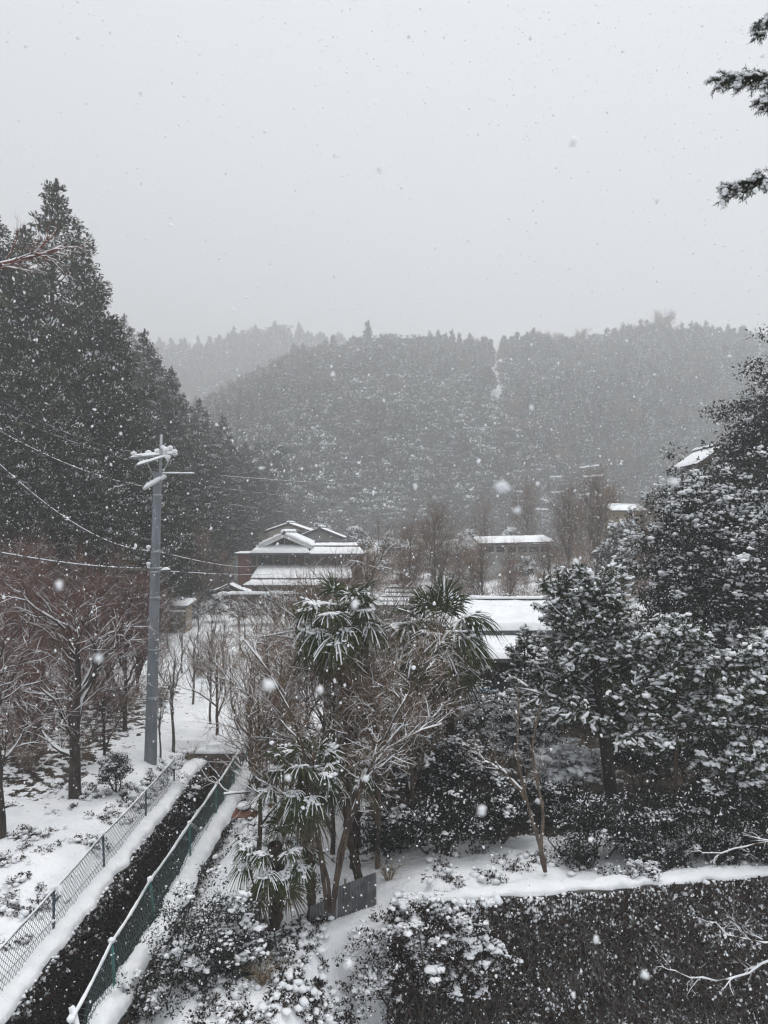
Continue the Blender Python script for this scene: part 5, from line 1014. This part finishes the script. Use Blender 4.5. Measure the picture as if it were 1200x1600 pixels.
for ln in (((1390, 60), (1300, 122), (1240, 118), (1195, 120), (1160, 122), (1124, 126)), ((1390, 230), (1300, 285), (1235, 280), (1195, 282), (1165, 288), (1131, 298)), ((1390, -60), (1310, 5), (1250, 25), (1215, 28), (1200, 32), (1190, 40)), ((1390, 90), (1330, 150), (1270, 145), (1230, 143), (1210, 148), (1196, 154))):
    q = np.array([P(px, py, 6.0) for px, py in ln]) - b; d = np.linspace(0, 5, 14); q = np.stack([np.interp(d, np.arange(6), q[:, k]) for k in range(3)], 1)[None]; r = np.linspace(.016, .005, 14)[None]; gt.tubes(q, r, 6)
    s, sr, _ = grow(rng, q, r, 52, .5, .99, .125, .75, -.10, .07, 4, .02, .5, shrink=.2); s[:, :, 2] -= .02 * np.linspace(0, 1, 4) ** 2; gt.tubes(s, np.maximum(sr, .003), 4); sh = np.concatenate([s[:, [0, 3]], q[0, 8:13][:, None].repeat(2, 1)]); sh[-5:, 1] = q[0, 9:14]
    st = 34; w = np.linspace(0, 1.03, st)[None, :, None]; p = (sh[:, :1] * (1 - w) + sh[:, 1:] * w).reshape(-1, 3); T = np.repeat(nrm(sh[:, 1] - sh[:, 0]), st, 0); od = rv(rng, len(p)); od = nrm(od - (od * T).sum(1, keepdims=True) * T); dr = nrm(T * .9 + od + np.array([0, 0, -.25])); L = rng.uniform(.028, .05, len(p))
    gn.leaves(p + dr * (L * .5)[:, None], dr, rv(rng, len(p)), L, .006, 0, rng.random(len(p)) * .5); k = rng.random(len(s)) < .75; e = np.concatenate([s[k, 1], s[k, 2], s[k, 3]]); gs.blobs(rng, e + np.array([0, 0, .014]), rng.uniform(.008, .022, len(e)), .6, .3, 1)
gt.build('trunk', M['bark'], o, True); gn.build('crown', M['fir'], o); gs.build('snow_cover', M['snow'], o, True, 'stuff')

# ------------------------------------------------------------------ middle of the valley
MB_ = 'brown bare trees across the valley floor'
mb = bare_tree('valley_bare_tree', 'tall feathery brown bare tree in front of the tallest distant pole', MB_, foot(935, 62), 501, 8.4, limbs=14, spread=.7, up=.4, lv=(9, 8, 4), r0=.12, bark='bark_grey', twig='twig_brown', snow=.04, t0=.15, L1=.5, cover=.3, snow_twigs=False)
mb2 = bare_tree('valley_bare_tree', 'brown bare tree with a clear forked trunk behind the house ridge', MB_, foot(755, 46), 502, 5.6, limbs=12, spread=.75, up=.35, lv=(8, 7, 4), r0=.08, bark='bark_grey', twig='twig_brown', snow=.035, t0=.2, L1=.5, cover=.4, snow_twigs=False)
for k, (px, Y, s, lab) in enumerate(((890, 66, .9, 'feathery brown bare tree next to the tallest distant pole'), (975, 58, .75, 'brown bare tree in front of the small cottage'), (680, 52, .9, 'brown bare tree above the broad palm crown'), (720, 60, 1.0, 'brown bare tree under the long white-roofed hall'), (640, 50, .75, 'low brown bare tree beside the stone terraces'),
        (795, 56, .9, 'brown bare tree below the far end of the long hall'), (825, 100, 1.2, 'pale hazy brown tree behind the long hall'), (860, 58, .8, 'brown bare tree just above the broad fir leaders'), (1010, 50, .7, 'brown bare tree touching the tall clipped hedge'), (575, 62, .8, 'brown bare tree beside the farmhouse wing end'), (760, 105, 1.0, 'pale hazy bare tree at the foot of the hill'), (910, 80, .85, 'bare tree behind the tallest distant pole'), (955, 72, .8, 'bare tree between distant pole and cottage'), (345, 64, .75, 'bare brown tree on the slope beside the roofed gate'), (318, 56, .7, 'bare brown tree between tool shed and roofed gate'), (300, 66, .8, 'bare brown tree under the cedar stand edge'))):
    place_copy((mb, mb2)[k % 2], foot(px, Y), k * 1.7, s, lab)
VS = 'snowy evergreen shrubs across the valley floor'
vs_ = [shrub('valley_shrub', 'dark snowy evergreen clump in the middle of the valley', VS, foot(632, 66), 510, (1.3, 1.3, 2.9), clumps=60, cr=.5, dens=170, leaf=.2, mat='broad_grey', snow=.4, blob=.8, blobsize=.4, hollow=.4, stems=4),
       shrub('valley_shrub', 'loose snowy evergreen behind the broad palm, below the hall', VS, foot(722, 68), 511, (1.5, 1.5, 3.2), clumps=70, cr=.5, dens=170, leaf=.2, mat='broad_grey', snow=.4, blob=.7, blobsize=.4, hollow=.4, stems=4)]
spots = ((822, 72, .95, 'snowy evergreen at the far end of the long hall'), (785, 44, .75, 'snowy evergreen right behind the house ridge'), (560, 72, .8, 'snowy evergreen at the tip of the farmhouse wing'), (590, 84, 1.1, 'hazy evergreen up the valley from the farmhouse'), (660, 86, 1.0, 'hazy evergreen above the dark valley clump'), (700, 92, 1.1, 'hazy evergreen uphill of the long hall'),
    (540, 92, 1.1, 'pale evergreen behind the grey barn'), (610, 100, 1.3, 'pale evergreen at the hill foot, mid picture'), (480, 98, 1.2, 'pale evergreen behind the cream house'), (870, 88, 1.0, 'pale evergreen under the distant poles'), (940, 50, .8, 'snowy evergreen below the brown feathery tree'), (992, 56, 1.55, 'snowy evergreen right in front of the cottage wall'), (968, 57, 1.35, 'second snowy evergreen at the corner of the cottage'), (1005, 52, 1.2, 'snowy evergreen between cottage and clipped hedge'),
    (340, 52, .6, 'snowy bush below the roofed gate'), (375, 50, .6, 'snowy bush along the dark garden wall'), (415, 50, .65, 'snowy bush below the farmhouse lean-to'), (455, 48, .65, 'snowy bush behind the pale bare tree'), (500, 46, .7, 'snowy bush behind the tallest palm'), (545, 48, .7, 'snowy bush between palm crown and terraces'), (300, 50, .5, 'snowy bush beside the tool shed'), (430, 38, .55, 'snowy bush in the lower orchard'), (475, 36, .6, 'snowy bush behind the twiggy bare tree'),
    (600, 40, .6, 'snowy bush in front of the stone terraces'), (650, 106, 1.3, 'faint evergreen by the bright snow patch'), (740, 112, 1.4, 'faint evergreen behind the bright snow patch'), (800, 116, 1.4, 'faint evergreen at the foot of the snow gully slope'), (900, 112, 1.5, 'faint evergreen behind the distant poles'), (560, 112, 1.5, 'faint evergreen left of the bright snow patch'), (500, 116, 1.6, 'faint evergreen behind the farmhouse roofs'), (450, 112, 1.5, 'faint evergreen at the end of the cedar row'))
for k, (px, Y, s, lab) in enumerate(spots): place_copy(vs_[k % 2], foot(px, Y), k * 2.3, s * (1.1 if k % 3 else .9), lab)
rng = np.random.default_rng(530); g = Geo(); ns = 400; bx = list(rng.uniform(-21, -8.6, 90)); by = [float(np.clip(rng.uniform(1.75, 2.6) * -x_ if x_ < -10 else rng.uniform(22, 30), 21.5, 36)) for x_ in bx]; ns += 90
while len(bx) < ns:
    Y = rng.uniform(33, 118); px = rng.uniform(240, 1010); x = (px - 600) / FPX * Y
    if Y < 48 and px > 560: continue
    if px < 420 and Y > 62: continue
    if 46 < Y < 75 and 330 < px < 560 and Y > 56: continue
    if Y < 44 and rng.random() < .6: continue
    if vnoise(x * .12 + 4, Y * .12) < .38: continue
    bx.append(x); by.append(Y)
bx, by = np.array(bx), np.array(by); nt_ = 260; hh = np.repeat(rng.uniform(.7, 2.3, ns) * np.interp(by, [33, 60, 118], [.55, 1, 1.5]), nt_); X0 = np.repeat(bx, nt_); Y0 = np.repeat(by, nt_); m = len(X0); Z0 = ground_z(X0, Y0)
a = rng.random(m) * 6.283; t0 = rng.random(m) ** .7; sp = rng.uniform(.15, .75, m); d = nrm(np.stack([np.cos(a) * sp, np.sin(a) * sp, np.ones(m)], 1)); c0 = np.stack([X0, Y0, Z0], 1) + d * (t0 * hh)[:, None]
d2 = nrm(d + .8 * rng.normal(size=(m, 3)) * np.array([1, 1, .5])); L = hh * rng.uniform(.15, .5, m); g.leaves(c0 + d2 * (L * .4)[:, None], d2, rv(rng, m), L, .012 + .016 * by.repeat(nt_) / 80, (rng.random(m) < .08) * .9, rng.random(m))
M['brush'] = mat_foliage('brushwood', (.095, .06, .042), (.28, .19, .13)); tag(g.build('brushwood', M['brush'], kind='stuff'), 'tangled brown brushwood covering the valley floor', 'brushwood')
mound = shrub('snow_mound_bush', 'smooth snow-buried grassy mound just above the house ridge', 'snow-buried bamboo-grass mounds', foot(700, 40), 520, (1.7, 1.4, 1.9), clumps=150, cr=.3, dens=240, leaf=.22, mat='grass', snow=.8, blob=.9, blobsize=.35, hollow=.75, stems=3, ratio=.15)
for px, Y, s, lab in ((885, 37, 1.5, 'large snow-buried mound behind the broad fir leaders'), (930, 42, 1.2, 'snow-buried mound between broad fir and hedge'), (672, 62, .9, 'small snow-buried mound among the brown bare trees'), (730, 104, 2.0, 'bright snow-buried mound at the hill foot')): place_copy(mound, foot(px, Y), px, s, lab)
for k in range(5):
    Y = 46 + k * 1.1; a, c = P(585 + k * 6, 945 - k * 7, Y), P(642 + k * 3, 945 - k * 7, Y); o = empty('stone_terrace', (a[0], Y, a[2])); tag(o, ('lowest', 'second lowest', 'middle', 'second highest', 'highest')[k] + ' of the dark stone terraces between palm and farmhouse', 'terrace', 'stone terraces', 'thing'); w = c[0] - a[0]
    g = Geo(); g.box((0, 0, -1.2), (w, 1.0, 0)); g.build('stone_face', M['concrete'], o); gs = Geo(); snow_slab(gs, [(-.05, -.05, 0), (w + .05, -.05, 0), (w + .05, 1.0, 0), (-.05, 1.0, 0)], .12, np.random.default_rng(k), 20, 6); gs.build('snow_cover', M['snow'], o, True)

# ------------------------------------------------------------------ ground plants and falling snow
rng = np.random.default_rng(600); gc, gsn = Geo(), Geo(); C = []
def patch(n, x0, x1, y0, y1, thr, f=1.6):
    x, y = rng.uniform(x0, x1, n), rng.uniform(y0, y1, n); k = fbm(x * f, y * f, 3) > thr; C.append(np.stack([x[k], y[k], ground_z(x[k], y[k])], 1))
patch(1500, -12, CH_L - .5, 11, 16.5, .06); patch(900, -12, CH_L - .4, 16.5, 21, .06); patch(1300, CH_R + .5, 1.5, 9.5, 13.6, .04); patch(240, CH_R + .4, -1, 13.5, 20, .04); patch(120, CH_L - 1.2, CH_L - .35, 19, 24, -.1); patch(420, 0, 8, 13.75, 15.5, .04); patch(900, -1.8, 1.3, 10.2, 13.3, -.05)
C = np.concatenate(C); C[:, 2] += .02
clump_crown(rng, gc, None, C, rng.uniform(.06, .15, len(C)), 2600, .055, .16, 0, ratio=.5); gc.build('undergrowth', M['ivy'], kind='stuff'); tag(bpy.data.objects['undergrowth'], 'dark leafy ground plants poking through the snow', 'undergrowth')
j = rng.integers(0, len(C), 2400); gsn.blobs(rng, C[j] + np.stack([rng.normal(size=2400) * .13, rng.normal(size=2400) * .13, rng.uniform(-.02, .05, 2400)], 1), rng.uniform(.03, .09, 2400), .6, .2, 0)
gsn.build('lumpy_snow', M['snow'], smooth=True, kind='stuff'); tag(bpy.data.objects['lumpy_snow'], 'lumps of snow resting on the ground plants', 'snow')
def grass_tuft(label, px, Y, seed, n=130, h=.75):
    rg = np.random.default_rng(seed); b = foot(px, Y); o = empty('grass_tuft', b); tag(o, label, 'grass tuft', 'dry grass tufts on the bank'); a = rg.random(n) * 6.283; t = np.linspace(0, 1, 6)[None, :, None]; d = np.stack([np.cos(a), np.sin(a), np.zeros(n)], 1)[:, None]; L = rg.uniform(.4, 1.1, n)[:, None, None] * h
    p = d * (.05 * rg.random(n)[:, None, None] + L * rg.uniform(.2, .7, n)[:, None, None] * t ** 1.6) + np.array([0, 0, 1.]) * L * (t - .45 * t ** 3); g = Geo(); g.tubes(p, np.broadcast_to(np.linspace(.005, .0015, 6), (n, 6)), 3, 0, rg.random(n)); g.build('foliage', M['grass'], o)
grass_tuft('dry straw-coloured grass tuft in the snow below the smallest palm', 412, 12.0, 1); grass_tuft('dry grass tuft at the bottom of the picture beside the creeper', 566, 10.9, 2, 110, .6); grass_tuft('thin dry reed tuft rising beside the channel beam', 300, 24.2, 3, 70, 1.3); grass_tuft('upright dry stalks between tin panel and dark shrubs', 607, 14.6, 4, 60, .9)

# flakes in the air, denser to the eye close by; near ones fall out of focus
rng = np.random.default_rng(700); g = Geo(); n = 92000
d = 1.8 + 34 * rng.random(n) ** (1 / 1.75); x = d * rng.uniform(-.62, .62, n); z = CAMZ + d * rng.uniform(-.78, .82, n); c = np.stack([x, d, z], 1); k = z > ground_z(x, d, False) + .3; c, d = c[k], d[k]
s = rng.lognormal(math.log(.0054), .42, len(c)).clip(.002, .014); s = np.where(d < 7, s * .6, s); S3 = s[:, None] * np.stack([rng.uniform(.8, 1.3, len(c)), rng.uniform(.8, 1.2, len(c)), rng.uniform(.7, 1.6, len(c))], 1)
q = d < 6; g.blobs(rng, c[q], S3[q], 1, .3, 0); g.blobs(rng, c[~q], S3[~q], 1, .25, -1)
n = 26; d = rng.uniform(.75, 1.7, n); c = np.stack([d * rng.uniform(-.5, .5, n), d, CAMZ + d * rng.uniform(-.66, .7, n)], 1); s = rng.uniform(.0022, .0045, n); g.blobs(rng, c, s[:, None] * rng.uniform(.8, 1.4, (n, 3)), 1, .3, 1)
n = 13; d = rng.uniform(.42, .85, n); c = np.stack([d * rng.uniform(-.5, .5, n), d, CAMZ + d * rng.uniform(-.62, .66, n)], 1); s = rng.uniform(.0018, .0036, n); g.blobs(rng, c, s[:, None] * rng.uniform(.8, 1.5, (n, 3)), 1, .3, 1)
g.build('snowfall', M['snow'], smooth=True, kind='stuff'); tag(bpy.data.objects['snowfall'], 'snowflakes drifting down through the air', 'snow')
